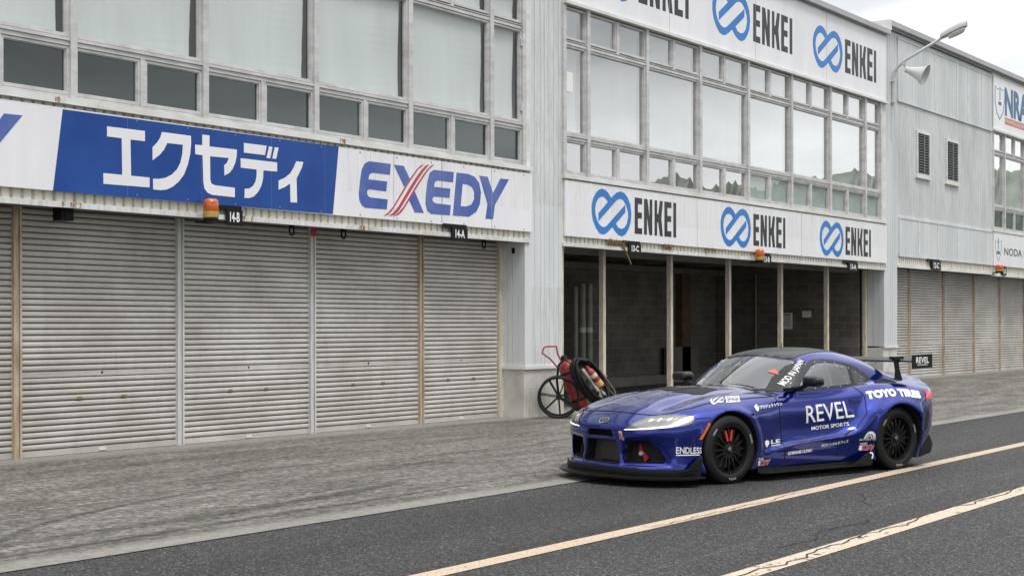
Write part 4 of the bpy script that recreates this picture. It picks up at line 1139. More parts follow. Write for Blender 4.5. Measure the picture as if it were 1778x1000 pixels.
def smin(a, b, k):
    h = np.clip(0.5 + 0.5 * (b - a) / k, 0, 1)
    return b * (1 - h) + a * h - k * h * (1 - h)
def smax(a, b, k): return -smin(-a, -b, k)
def bump(x, c, w): return np.exp(-((x - c) / w) ** 2)
def poly_sdf(px, py, P):
    """signed distance to a polygon, negative inside"""
    px, py = np.broadcast_arrays(np.asarray(px, float), np.asarray(py, float))
    P = np.array(P, float); d = np.full(px.shape, 1e9); ins = np.zeros(px.shape, bool)
    for i in range(len(P)):
        a = P[i]; b = P[i - 1]; e = b - a
        wx = px - a[0]; wy = py - a[1]
        t = np.clip((wx * e[0] + wy * e[1]) / (e @ e), 0, 1)
        d = np.minimum(d, (wx - e[0] * t) ** 2 + (wy - e[1] * t) ** 2)
        c = (a[1] > py) != (b[1] > py)
        with np.errstate(divide='ignore', invalid='ignore'):
            xx = (b[0] - a[0]) * (py - a[1]) / (b[1] - a[1]) + a[0]
        ins ^= c & (px < xx)
    d = np.sqrt(d)
    return np.where(ins, -d, d)

UPSLOT = [(-.20, .465), (.20, .465), (.175, .525), (-.175, .525)]
MAINGR = [(-.275, .205), (.275, .205), (.225, .425), (-.225, .425)]
SIDEIN = [(.315, .215), (.72, .230), (.725, .262), (.655, .375), (.585, .444), (.325, .427), (.295, .30)]
WH_F, WH_R, WH_Z, ARCH = 0.0, 2.455, .338, .372
WHEEL_R = .337

def field(s, y, z):
    """negative inside the bodywork"""
    y = np.abs(y)
    n = np.clip(y / .78, 0, 1.25)
    zt = f_zc(s) + (f_ze(s) - f_zc(s)) * n ** 2.4
    hood = smoothstep(-.75, -.35, s) * (1 - smoothstep(.55, .95, s))
    zt = zt + hood * (.020 * bump(y, .70, .10) - .016 * bump(y, .50, .10) + .010 * bump(y, .20, .18))
    haun = smoothstep(1.7, 2.2, s) * (1 - smoothstep(2.9, 3.3, s))
    zt = zt + haun * (.022 * bump(y, .76, .10) - .03 * bump(y, .56, .09))
    top = (z - zt) * .88
    # side
    hz = np.clip(z, 0, 1.2)
    w = f_w(s) - .55 * np.clip(z - .60, 0, 1) ** 1.6 - .25 * np.clip(.30 - z, 0, 1) ** 1.3
    door = smoothstep(.45, .85, s) * (1 - smoothstep(1.55, 2.0, s))
    w = w - .020 * door * bump(z, .52, .16)
    d = s - f_hl(z)
    mid = smoothstep(.35, .8, s)
    hl = smoothstep(-.04, .22, d) * mid
    w = w + hl * (.052 * smoothstep(.25, .45, z) + .035) * (1 - .65 * smoothstep(.62, .9, z)) * (1 - smoothstep(2.7, 3.2, s) * .6)
    # fender line and flares
    for wx in (WH_F, WH_R):
        r = np.sqrt((s - wx) ** 2 + (z - WH_Z) ** 2)
        w = w + (.018 if wx < 1 else .010) * bump(r, .40, .045) * (z > .05)
    w = w + .012 * smoothstep(-.45, -.15, s) * (1 - smoothstep(.25, .6, s)) * bump(z, .655, .05)
    side = y - w
    sf = f_nose(y) + f_noz(z)
    front = (sf - s) * .85
    st = f_tail(y) - .10 * smoothstep(.55, .95, z) * 0 - .16 * smoothstep(.50, .15, z) * 0 + .02 * bump(z, .62, .12) - .12 * smoothstep(.45, .12, z)
    rear = (s - st) * .85
    lo = smax(top, side, .085)
    lo = smax(lo, front, .10)
    lo = smax(lo, rear, .07)
    lo = smax(lo, .115 - z, .03)
    # cabin
    zr = f_roof(s) - f_crown(s) * y ** 2
    yg = f_yg(s) - .46 * np.clip(z - .86, 0, 1) - .28 * np.clip(z - .95, 0, 1) ** 2
    cab = smax((z - zr) * .8, (y - yg) * .92, .10)
    cab = np.maximum(np.maximum(cab, .70 - z), .42 - s)
    f = smin(lo, cab, .018 + .05 * smoothstep(1.9, 2.5, 1.0 * s))
    # tail spoiler lip
    lip = smax(np.abs(s - 3.27) - .075, smax(z - (.995 - .30 * y ** 2 + .25 * (s - 3.27)), y - .50, .10), .03)
    f = smin(f, smax(lip, .88 - z, .02), .06)
    # wheel housings
    for wx in (WH_F, WH_R):
        r = np.sqrt((s - wx) ** 2 + (z - WH_Z) ** 2)
        c = np.maximum(r - ARCH, .52 - y)
        c = np.maximum(c, z - .9)
        f = smax(f, -c, .012)
    # air intakes in the nose
    fm = s < -.15
    if fm.any():
        a = s; yy = y
        c1 = smax(poly_sdf(yy, z, UPSLOT), s - (f_nose(yy) + .13), .01)
        c2 = smax(poly_sdf(yy, z, MAINGR), s - (f_nose(yy) + .16), .01)
        c3 = smax(poly_sdf(yy, z, SIDEIN), s - (f_nose(np.minimum(yy, .7)) + .17), .02)
        c = np.minimum(np.minimum(c1, c2), c3)
        # flared, scooped surround of the outer intakes
        g1 = smax(poly_sdf(yy, z, [(.30, .195), (.77, .20), (.77, .275), (.69, .41), (.605, .468), (.31, .448)]), s - (f_nose(yy) + .030), .03)
        c = np.minimum(c, g1)
        f = np.where(fm, smax(f, -c, .018), f)
        # upright crease behind the corner of the bumper
        gv = smax(poly_sdf(s, z, [(-.53, .36), (-.44, .36), (-.36, .585), (-.43, .60)]), (f_w(s) - .010) - y, .02)
        f = np.where(fm, smax(f, -np.where(y > .6, gv, 1.0), .03), f)
    return f

def surface_nets(h):
    s0, s1, z0, z1, ym = -1.02, 3.52, .08, 1.36, 1.02
    ss = np.arange(s0, s1, h); zz = np.arange(z0, z1, h)
    ny = int(math.ceil(ym / h)); yy = (np.arange(-ny, ny + 1)) * h
    yh = yy[ny:]
    F = field(ss[:, None, None], yh[None, :, None], zz[None, None, :]).astype(np.float32)
    F = np.concatenate([F[:, :0:-1], F], axis=1)
    ax = (ss, yy, zz); sh = F.shape
    inside = F < 0
    cs = tuple(n - 1 for n in sh)
    acc = np.zeros(cs + (3,), np.float32); cnt = np.zeros(cs, np.uint8)
    def sl(d, o):
        return tuple(slice(o[i], o[i] + cs[i]) for i in range(3))
    for d in range(3):
        a, b = [(1, 2), (0, 2), (0, 1)][d]
        for oa in (0, 1):
            for ob in (0, 1):
                o0 = [0, 0, 0]; o0[a] = oa; o0[b] = ob
                o1 = list(o0); o1[d] = 1
                A0 = F[sl(d, o0)]; A1 = F[sl(d, o1)]
                cr = (A0 < 0) != (A1 < 0)
                t = np.where(cr, A0 / np.where(cr, A0 - A1, 1), 0)
                acc[..., d] += np.where(cr, t, 0); acc[..., a] += cr * oa; acc[..., b] += cr * ob
                cnt += cr
    act = cnt > 0
    idx = np.full(cs, -1, np.int64); I = np.argwhere(act); idx[act] = np.arange(len(I))
    P = acc[act] / cnt[act][:, None]
    V = np.stack([ax[i][I[:, i]] + P[:, i] * h for i in range(3)], 1)
    quads = []
    for d in range(3):
        a, b = [(1, 2), (2, 0), (0, 1)][d]
        lo = [slice(None)] * 3; hi = [slice(None)] * 3
        lo[d] = slice(0, -1); hi[d] = slice(1, None)
        A0 = inside[tuple(lo)]; A1 = inside[tuple(hi)]
        E = np.argwhere(A0 != A1)
        E = E[(E[:, a] > 0) & (E[:, b] > 0) & (E[:, a] < sh[a] - 1) & (E[:, b] < sh[b] - 1)]
        flip = A0[tuple(E.T)]
        def c(da, db):
            q = E.copy(); q[:, a] -= da; q[:, b] -= db
            return idx[tuple(q.T)]
        Q = np.stack([c(1, 1), c(0, 1), c(0, 0), c(1, 0)], 1)
        Q[~flip] = Q[~flip][:, ::-1]
        quads.append(Q)
    Q = np.concatenate(quads)
    def relax(V):
        E = np.concatenate([Q[:, [0, 1]], Q[:, [1, 2]], Q[:, [2, 3]], Q[:, [3, 0]]])
        S_ = np.zeros_like(V); C_ = np.zeros(len(V))
        for i in range(3):
            S_[:, i] = np.bincount(E[:, 0], V[E[:, 1], i], len(V)) + np.bincount(E[:, 1], V[E[:, 0], i], len(V))
        C_ = np.bincount(E[:, 0], minlength=len(V)) + np.bincount(E[:, 1], minlength=len(V))
        return .5 * V + .5 * S_ / C_[:, None]
    def proj_(V, cap=.006):
        e = 2e-3
        f0 = field(V[:, 0], V[:, 1], V[:, 2])
        g = np.stack([field(V[:, 0] + e * (i == 0), V[:, 1] + e * (i == 1), V[:, 2] + e * (i == 2)) - field(V[:, 0] - e * (i == 0), V[:, 1] - e * (i == 1), V[:, 2] - e * (i == 2)) for i in range(3)], 1) / (2 * e)
        st = f0[:, None] * g / np.maximum((g * g).sum(1), .2)[:, None]
        L_ = np.linalg.norm(st, axis=1)[:, None]
        return V - st * np.minimum(1, cap / np.maximum(L_, 1e-9))
    for i in range(3):
        V = relax(V); V = proj_(V)
    V = proj_(V)
    return V, Q

BV, BQ = surface_nets(0.0125)
BV = np.stack([-BV[:, 0], BV[:, 1], BV[:, 2]], 1)          # into the car frame
BQ = BQ[:, ::-1]
BVH = BVHTree.FromPolygons([tuple(v) for v in BV], [tuple(q) for q in BQ])
FC = BV[BQ].mean(1)                                        # face centres

def inside(P, x, y): return poly_sdf(x, y, P) < 0

# ---- outlines in the side view (s, z) and the plan (s, y)
DLO = [(.93, .872), (1.01, .915), (1.20, 1.052), (1.38, 1.158), (1.47, 1.190), (1.62, 1.196), (1.80, 1.182), (2.08, 1.130), (2.24, 1.055), (2.325, .990), (2.29, .948), (2.12, .915), (1.6, .888), (1.2, .872)]
WIN = [(1.11, .908), (1.22, 1.002), (1.41, 1.120), (1.52, 1.152), (1.66, 1.160), (1.88, 1.137), (1.985, 1.112), (1.955, .930), (1.5, .908)]
QWIN = [(2.01, .935), (2.045, 1.092), (2.14, 1.058), (2.24, 1.0), (2.262, .972), (2.14, .938)]
WSC = [(.62, 0), (.645, .25), (.72, .45), (.83, .58), (.95, .655), (1.08, .61), (1.22, .560), (1.29, .535), (1.23, .40), (1.205, .2), (1.195, 0)]
WSC = WSC + [(a, -b) for a, b in WSC[-2:0:-1]]
s_, y_, z_ = -FC[:, 0], FC[:, 1], FC[:, 2]
def shrink(P, k):
    P = np.array(P); c = P.mean(0); return [tuple(q) for q in c + (P - c) * k]
hole = np.zeros(len(FC), bool)
upper = z_ > .87
hole |= inside(shrink(WIN, .96), s_, z_) & (np.abs(y_) > .45) & upper
hole |= inside(shrink(QWIN, .92), s_, z_) & (np.abs(y_) > .40) & upper
hole |= inside(shrink(WSC, .97), s_, y_) & upper & (s_ < 1.45)
M_PAINT = mat('blue_paint', (0.0042, 0.0185, 0.235), 0.16, metal=0.74, spec=0.4, coat=1.0)
M_CARB = mat('carbon_black', (0.008, 0.008, 0.009), 0.30, spec=0.35, coat=0.15)
M_MATTE = mat('matte_black', (0.007, 0.007, 0.008), 0.5, spec=0.25)
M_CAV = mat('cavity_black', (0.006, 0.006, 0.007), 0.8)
M_TRIMB = mat('window_border', (0.010, 0.010, 0.011), 0.3)

DOOR = [(.775, .20), (.765, .45), (.745, .68), (.74, .862), (.93, .866), (1.6, .880), (1.95, .898), (2.03, .80), (1.97, .62), (1.83, .475), (1.64, .40), (1.57, .20)]
HOODP = [(-.737, 0), (-.735, .2), (-.722, .36), (-.69, .5), (-.65, .575), (-.56, .665), (-.38, .74), (-.1, .765), (.3, .775), (.62, .765), (.80, .745), (.83, .66), (.70, .47), (.62, .25), (.60, 0)]
HOODP = HOODP + [(a, -b) for a, b in HOODP[-2:0:-1]]
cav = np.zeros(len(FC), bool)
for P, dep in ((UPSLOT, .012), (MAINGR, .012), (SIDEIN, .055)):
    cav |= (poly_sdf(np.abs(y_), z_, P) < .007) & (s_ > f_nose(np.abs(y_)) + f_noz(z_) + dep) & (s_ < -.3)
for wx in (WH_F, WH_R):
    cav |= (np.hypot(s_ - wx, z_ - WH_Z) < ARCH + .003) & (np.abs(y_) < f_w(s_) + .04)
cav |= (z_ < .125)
sel = {}
sel['hood'] = inside(HOODP, s_, y_) & (z_ > .62)
sel['doorL'] = inside(DOOR, s_, z_) & (y_ > .6) & (z_ < .89)
sel['doorR'] = inside(DOOR, s_, z_) & (y_ < -.6) & (z_ < .89)
sel['roof'] = upper & (z_ > 1.0) & ~hole & (s_ > 1.1) & (np.abs(y_) < .53) & (s_ < 2.4)
taken = hole.copy()
def mesh_from(name, mask, mats, parent, mi=None, nrm=0.0):
    q = BQ[mask]; u, inv = np.unique(q, return_inverse=True)
    me = bpy.data.meshes.new(name)
    me.from_pydata([tuple(v) for v in BV[u]], [], [tuple(r) for r in inv.reshape(q.shape)])
    for m in mats: me.materials.append(m)
    if mi is not None: me.polygons.foreach_set('material_index', mi[mask].astype(np.int32))
    me.polygons.foreach_set('use_smooth', [True] * len(me.polygons))
    # normals of the whole shell, so that the parts meet without a visible step
    me.normals_split_custom_set_from_vertices([tuple(v) for v in VN[u]])
    me.update()
    o = bpy.data.objects.new(name, me); COL.objects.link(o); o.parent = parent
    return o
fn = np.cross(BV[BQ[:, 2]] - BV[BQ[:, 0]], BV[BQ[:, 3]] - BV[BQ[:, 1]])
VN = np.zeros_like(BV)
for i in range(4):
    for k in range(3):
        VN[:, k] += np.bincount(BQ[:, i], fn[:, k], len(BV))
VN /= np.maximum(np.linalg.norm(VN, axis=1), 1e-9)[:, None]
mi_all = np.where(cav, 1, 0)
for key, name, mats in (('hood', 'bonnet', [M_PAINT, M_CAV]), ('doorL', 'door', [M_PAINT, M_CAV]), ('doorR', 'door', [M_PAINT, M_CAV])):
    mk = sel[key] & ~taken; taken |= mk
    o = mesh_from(name, mk, mats, car, mi_all)
    if key == 'doorL': door_l = o
    if key == 'hood': bonnet = o
    if key == 'doorR': door_r = o
body = mesh_from('body', ~taken, [M_PAINT, M_CAV], car, mi_all)

# ---- skins laid on the bodywork
def cast(axis, a, b, sg=1):
    """axis 'y': (s, z) seen from the side; 'z': (s, y) from above; 's': (y, z) from the front"""
    if axis == 'y': o, d = Vector((-a, 1.6 * sg, b)), Vector((0, -sg, 0))
    elif axis == 'z': o, d = Vector((-a, b, 2.2)), Vector((0, 0, -1))
    else: o, d = Vector((2.0, a, b)), Vector((-1, 0, 0))
    h = BVH.ray_cast(o, d)
    return h[0], h[1]
def lay(pts, axis, sg, off):
    out = []
    for (a, b) in pts:
        p, n = cast(axis, a, b, sg)
        out.append(None if p is None else p + n * off)
    return out
def patch(name, loops, axis, m, parent=car, sg=1, off=.003, step=.03, smooth=True):
    """outline (and holes) laid onto the shell"""
    if not isinstance(loops[0][0], (tuple, list)): loops = [loops]
    pts = []; edges = []
    for lp in loops:
        dense = []
        for i in range(len(lp)):
            a = Vector(lp[i]); b = Vector(lp[(i + 1) % len(lp)]); k = max(1, int((b - a).length / step))
            dense += [a.lerp(b, j / k) for j in range(k)]
        o = len(pts); pts += dense; edges += [(o + i, o + (i + 1) % len(dense)) for i in range(len(dense))]
    x0 = min(p.x for p in pts); x1 = max(p.x for p in pts); y0 = min(p.y for p in pts); y1 = max(p.y for p in pts)
    gx, gy = np.meshgrid(np.arange(x0 + step / 2, x1, step), np.arange(y0 + step / 2, y1, step))
    ins = poly_sdf(gx, gy, loops[0]) < -step * .4
    for lp in loops[1:]: ins &= poly_sdf(gx, gy, lp) > step * .4
    pts += [Vector((a, b)) for a, b in zip(gx[ins], gy[ins])]
    V, E_, F_, *_ = delaunay_2d_cdt(pts, edges, [], 0, 1e-6)
    F_ = inner_faces(V, F_, loops)
    P = lay([(v.x, v.y) for v in V], axis, sg, off)
    w = MB(); mp = {}
    for i, p in enumerate(P):
        if p is not None: mp[i] = len(w.v); w.v.append(tuple(p))
    for f in F_:
        if all(i in mp for i in f): w.f.append(tuple(mp[i] for i in f)); w.m.append(0)
    o = w.build(name, m, parent, smooth=80)
    return o
def line_skin(name, pts, axis, wd, m, parent=car, sg=1, off=.0035, step=.02):
    """thin strip along a polyline on the shell (shut lines, seams)"""
    dn = []
    for i in range(len(pts) - 1):
        a = Vector(pts[i]); b = Vector(pts[i + 1]); k = max(1, int((b - a).length / step))
        dn += [a.lerp(b, j / k) for j in range(k)]
    dn.append(Vector(pts[-1]))
    L_, R_ = [], []
    for i, p in enumerate(dn):
        t = (dn[min(i + 1, len(dn) - 1)] - dn[max(i - 1, 0)]).normalized(); n = Vector((-t.y, t.x)) * wd / 2
        L_.append((p.x + n.x, p.y + n.y)); R_.append((p.x - n.x, p.y - n.y))
    A_, B_ = lay(L_, axis, sg, off), lay(R_, axis, sg, off)
    w = MB()
    for i in range(len(dn) - 1):
        q = [A_[i], A_[i + 1], B_[i + 1], B_[i]]
        if all(x is not None for x in q): w.add(q, [(0, 1, 2, 3)])
    return w.build(name, m, parent)
def letter_skin(s, bl, br, tl, tr, m, parent=car, axis='y', sg=1, off=.004, bold=0.0, name='lettering', shear=0.0, spacing=1.0):
    """lettering between four corners laid on the shell"""
    v, f, asp = text_mesh(s, bold, shear, spacing, max(4, int(math.hypot(br[0] - bl[0], br[1] - bl[1]) / .03)))
    q = []
    for u, t in v:
        q.append(tuple((1 - t) * ((1 - u) * bl[i] + u * br[i]) + t * ((1 - u) * tl[i] + u * tr[i]) for i in (0, 1)))
    P = lay(q, axis, sg, off)
    w = MB(); mp = {}
    for i, p in enumerate(P):
        if p is not None: mp[i] = len(w.v); w.v.append(tuple(p))
    for t in f:
        if all(i in mp for i in t): w.f.append(tuple(mp[i] for i in t)); w.m.append(0)
    return w.build(name, m, parent, fix=False)

G_CAR = glass('car_glass', (0.34, 0.36, 0.38), 0.10)
G_SIDE = glass('car_side_window', (0.60, 0.62, 0.63), 0.12)
# glazing
ws = patch('windscreen', shrink(WSC, .99), 'z', G_CAR, off=.001)
patch('windscreen_border', [[(a, b) for a, b in WSC], shrink(WSC, .955)], 'z', M_TRIMB, ws, off=.003)
HEADER = [(1.19, 0), (1.20, .2), (1.225, .40), (1.255, .54), (1.32, .525), (1.30, .4), (1.28, .2), (1.275, 0)]
for sg in (1, -1):
    b_ = patch('window_surround', [DLO, WIN, QWIN], 'y', M_TRIMB, sg=sg, off=.003)
    patch('side_window', WIN, 'y', G_SIDE, sg=sg, off=.0005)
    patch('quarter_window', QWIN, 'y', mat('dark_pane', (0.02, 0.02, 0.022), 0.12, coat=0.5), sg=sg, off=.001)
    # rivets round the polycarbonate window
    w = MB()
    for (a, z) in [(1.05, .955), (1.2, 1.075), (1.35, 1.142), (1.5, 1.165), (1.65, 1.158), (1.8, 1.145), (1.885, 1.10), (1.885, 1.0), (1.885, .93), (1.75, .908), (1.55, .9), (1.35, .895), (2.0, 1.09), (2.1, 1.045), (2.17, .99), (2.14, .955)]:
        p, n = cast('y', a, z, sg)
        if p: w.lathe([(0, .007), (.006, .006), (.008, .003)], 6, Matrix.Translation(p) @ n.to_track_quat('Z', 'Y').to_matrix().to_4x4())
    w.build('rivets', mat('rivet', (0.5, 0.5, 0.48), 0.35, metal=0.8), b_)
PIL = [(.80, .875), (.93, .872), (1.01, .915), (1.20, 1.052), (1.38, 1.158), (1.36, 1.195), (1.16, 1.125), (.97, 1.01)]
for sg in (1, -1): patch('pillar_trim', PIL, 'y', M_TRIMB, sg=sg, off=.0042)
ROOF = [(1.215, 0), (1.225, .2), (1.25, .40), (1.275, .50), (1.40, .485), (1.7, .47), (2.05, .445), (2.35, .42), (2.75, .36), (3.1, .30), (3.14, 0)]
ROOF = ROOF + [(a, -b) for a, b in ROOF[-2:0:-1]]
roof = patch('roof_panel', ROOF, 'z', M_CARB, off=.004, step=.04)
w = MB(); p, n = cast('z', 1.62, .0); w.tube([p, p + Vector((-.02, 0, .055))], [.007, .003], 6); w.build('antenna', M_BLK, roof)

# shut lines
M_GAP = mat('shut_line', (0.004, 0.004, 0.006), 0.8)
line_skin('shut_line', HOODP[:14], 'z', .008, M_GAP, bonnet)
line_skin('shut_line', [(a, -b) for a, b in HOODP[:14]], 'z', .008, M_GAP, bonnet)
for sg, dd in ((1, door_l), (-1, door_r)):
    line_skin('shut_line', DOOR[:4][::-1] + [], 'y', .008, M_GAP, dd, sg)
    line_skin('shut_line', DOOR[6:12], 'y', .008, M_GAP, dd, sg)
    line_skin('wing_seam', [(.36, .667), (.48, .68), (.6, .695), (.70, .712)], 'y', .008, M_GAP, body, sg)
    line_skin('wing_seam', [(2.02, .555), (2.10, .565)], 'y', .008, M_GAP, body, sg)
    line_skin('wing_seam', [(-.50, .455), (-.41, .455), (-.375, .46)], 'y', .007, M_GAP, body, sg)
    line_skin('wing_seam', [(-.46, .645), (-.36, .655), (-.26, .66)], 'y', .008, M_GAP, body, sg)

# bonnet vents and gutter
VENT = [(-.12, .14), (.0, .145), (.33, .20), (.34, .36), (.05, .44), (-.05, .40)]
for k in (1, -1):
    patch('bonnet_vent', [(a, k * b) for a, b in VENT], 'z', M_MATTE, bonnet, off=.003)
    line_skin('bonnet_crease', [(.30, k * .60), (.45, k * .66), (.60, k * .71), (.72, k * .745)], 'z', .020, M_CAV, bonnet)
    line_skin('wiper', [(.60, k * .02 + .05), (.70, k * .02 + .30), (.76, k * .02 + .48)], 'z', .014, M_BLK, ws, off=.02)
patch('bonnet_vent', [(-.02, -.12), (-.02, .12), (.30, .16), (.30, -.16)], 'z', M_MATTE, bonnet, off=.0032)
letter_skin('REVEL', (.30, -.34), (.30, .04), (.20, -.34), (.20, .04), mat('sticker_dark', (0.20, 0.20, 0.26), 0.4), bonnet, 'z', off=.005)

# ---- front end
M_GRILLE = None
def mesh_grille():
    m, t, b = node_mat('grille_mesh')
    N = t.nodes.new; K = t.links.new
    tcn = N('ShaderNodeTexCoord'); mp = N('ShaderNodeMapping'); mp.inputs['Scale'].default_value = (1, 75, 75)
    K(tcn.outputs['Object'], mp.inputs[0])
    v = N('ShaderNodeTexVoronoi'); v.inputs['Scale'].default_value = 1.0; K(mp.outputs[0], v.inputs['Vector'])
    cr = N('ShaderNodeValToRGB'); cr.color_ramp.elements[0].color = (0.006, 0.006, 0.006, 1); cr.color_ramp.elements[1].color = (0.055, 0.055, 0.058, 1)
    cr.color_ramp.elements[0].position = 0.35; cr.color_ramp.elements[1].position = 0.5
    K(v.outputs['Distance'], cr.inputs[0]); K(cr.outputs[0], b.inputs['Base Color']); b.inputs['Roughness'].default_value = 0.5
    return m
M_GRILLE = mesh_grille()
w = MB(); w.box(.775, .785, -.20, .20, .455, .535); w.build('upper_grille', M_GRILLE, car)
w = MB(); w.box(.762, .772, -.26, .26, .20, .43); g_ = w.build('radiator_grille', M_GRILLE, car)
w = MB(); w.bbox(.772, .795, -.13, .18, .22, .415, .006); w.build('radiator', mat('radiator_fins', (0.055, 0.055, 0.055), 0.5, metal=0.5), g_)
for k in (1, -1):
    w = MB(); w.box(.60, .61, min(k * .30, k * .70), max(k * .30, k * .70), .22, .44); w.build('side_grille', M_GRILLE, car)
M_REDS = mat('tow_strap_red', (0.50, 0.020, 0.03), 0.6)
def strap(pts, wd):
    w = MB(); n = len(pts)
    for i, p in enumerate(pts):
        p = Vector(p); d = (Vector(pts[min(i + 1, n - 1)]) - Vector(pts[max(i - 1, 0)])).normalized()
        sd = Vector((1, 0, 0)).cross(d).normalized() * wd[i] / 2
        for q in (p + sd, p - sd): w.v += [tuple(q + Vector((.006, 0, 0))), tuple(q - Vector((.006, 0, 0)))]
    for i in range(n - 1):
        a = 4 * i; b_ = a + 4
        for (x, y) in ((0, 2), (2, 3), (3, 1), (1, 0)): w.f.append((a + x, b_ + x, b_ + y, a + y)); w.m.append(0)
    return w
st_ = strap([(.715, .365, .41), (.718, .37, .385), (.72, .383, .345), (.72, .405, .312), (.72, .44, .295), (.72, .485, .245)], [.03, .045, .065, .05, .04, .075]).build('tow_strap', M_REDS, car)
w = MB(); w.lathe([(0, .02), (.02, .02), (.025, 0)], 12, Matrix.Translation((.728, .412, .305)) @ Matrix.Rotation(math.pi / 2, 4, 'Y')); w.build('tow_ring', M_GALV, st_)
# little red arrow marking the towing eye
ar = patch('tow_arrow', [(.283, .522), (.322, .522), (.332, .464), (.349, .464), (.319, .432), (.283, .460), (.300, .464)], 's', M_SIGN, off=.004, step=.015)
patch('arrow_fill', [(.292, .515), (.314, .515), (.323, .464), (.331, .461), (.318, .442), (.299, .461), (.305, .465)], 's', mat('arrow_red', (0.65, 0.03, 0.03), 0.5), ar, off=.006, step=.015)
# nose badge
def ellipse(cx, cy, a, b, n=24): return [(cx + a * math.cos(2 * math.pi * i / n), cy + b * math.sin(2 * math.pi * i / n)) for i in range(n)]
M_CHROME = mat('chrome', (0.62, 0.62, 0.60), 0.15, metal=1.0)
bd = patch('nose_badge', [ellipse(0, .613, .072, .030), ellipse(0, .613, .058, .022)], 's', M_CHROME, off=.006, step=.012)
patch('badge_field', ellipse(0, .613, .060, .023), 's', mat('badge_black', (0.02, 0.022, 0.02), 0.25), bd, off=.003, step=.012)
patch('badge_emblem', [ellipse(0, .620, .040, .010, 18), ellipse(0, .620, .030, .006, 18)], 's', M_CHROME, bd, off=.005, step=.01)
patch('badge_emblem', [ellipse(0, .613, .013, .020, 18), ellipse(0, .613, .007, .014, 18)], 's', M_CHROME, bd, off=.0054, step=.01)

# ---- splitter, lip, dive planes, skirts
def plan_loop(off, s_end, z, yin=0.0):
    ys = np.linspace(0, .93, 40)
    return [(float(-(f_nose(min(y, .93)) - off)), float(y)) for y in ys if f_nose(min(y, .93)) - off < s_end]
def plate(name, off, z0, z1, s_end, ywid, parent=car, m=M_CARB, edge=.0):
    half = [(-float(f_nose(y)) + off * (1 - .55 * y), float(y) * (1 + off * .55)) for y in np.linspace(0, .90, 36)]
    half = [p for p in half if p[0] > -s_end]
    half.append((-s_end, half[-1][1] + .01))
    poly = half + [(x, -y) for x, y in half[::-1] if y > 1e-6]
    w = MB(); w.prism(poly, lambda u, v, d: (u, v, d), z0, z1)
    return w.build(name, m, parent)
sp_ = plate('front_splitter', .155, .086, .104, -.42, 0)
plate('splitter_lip', .12, .070, .0845, -.46, 0, sp_, M_MATTE)
def wrap_band(name, z0, z1, out, s_end, m):
    """upright band hugging the nose"""
    ys = list(np.linspace(-.90, .90, 80)); w = MB()
    for y in ys:
        for z, o in ((z0, out * .8), (z0 + (z1 - z0) * .5, out), (z1, out * .55)):
            w.v.append((-float(f_nose(abs(y)) + f_noz(z)) + o, y * (1 + o * .5), z))
    for i in range(len(ys) - 1):
        for j in (0, 1): w.f.append((3 * i + j, 3 * i + 3 + j, 3 * i + 4 + j, 3 * i + 1 + j)); w.m.append(0)
    return w.build(name, m, car, smooth=60)
wrap_band('lower_lip', .100, .172, .020, -.4, M_MATTE)
for k in (1, -1):
    w = MB()
    P = [(-.63, .135), (-.40, .135), (-.39, .285), (-.45, .275), (-.52, .215), (-.58, .165)]
    w.prism([(p[0], p[1]) for p in P], lambda u, v, d: (-u, k * (d + (v - .135) * .10 + .05 * (u + .63)), v), .885, .893)
    w.prism([(-.66, 0), (-.40, 0), (-.40, .05), (-.62, .03)], lambda u, v, d: (-u, k * (.87 + v), d + (u + .66) * .06), .158, .164)
    w.build('dive_plane', M_CARB, car)
    w = MB()
    prof = [(.40, .075), (2.02, .085), (2.02, .120), (1.9, .128), (1.0, .122), (.40, .135)]
    w.prism(prof, lambda u, v, d: (-u, k * d, v), .86, .872)
    w.prism([(.40, .0), (2.0, .0), (2.0, .10), (.5, .10), (.40, .06)], lambda u, v, d: (-u, k * (.84 + v), d), .078, .09)
    w.prism([(1.72, .10), (2.03, .09), (2.02, .215), (1.93, .205), (1.84, .155)], lambda u, v, d: (-u, k * d, v), .925, .932)
    w.build('side_skirt', M_CARB, car)

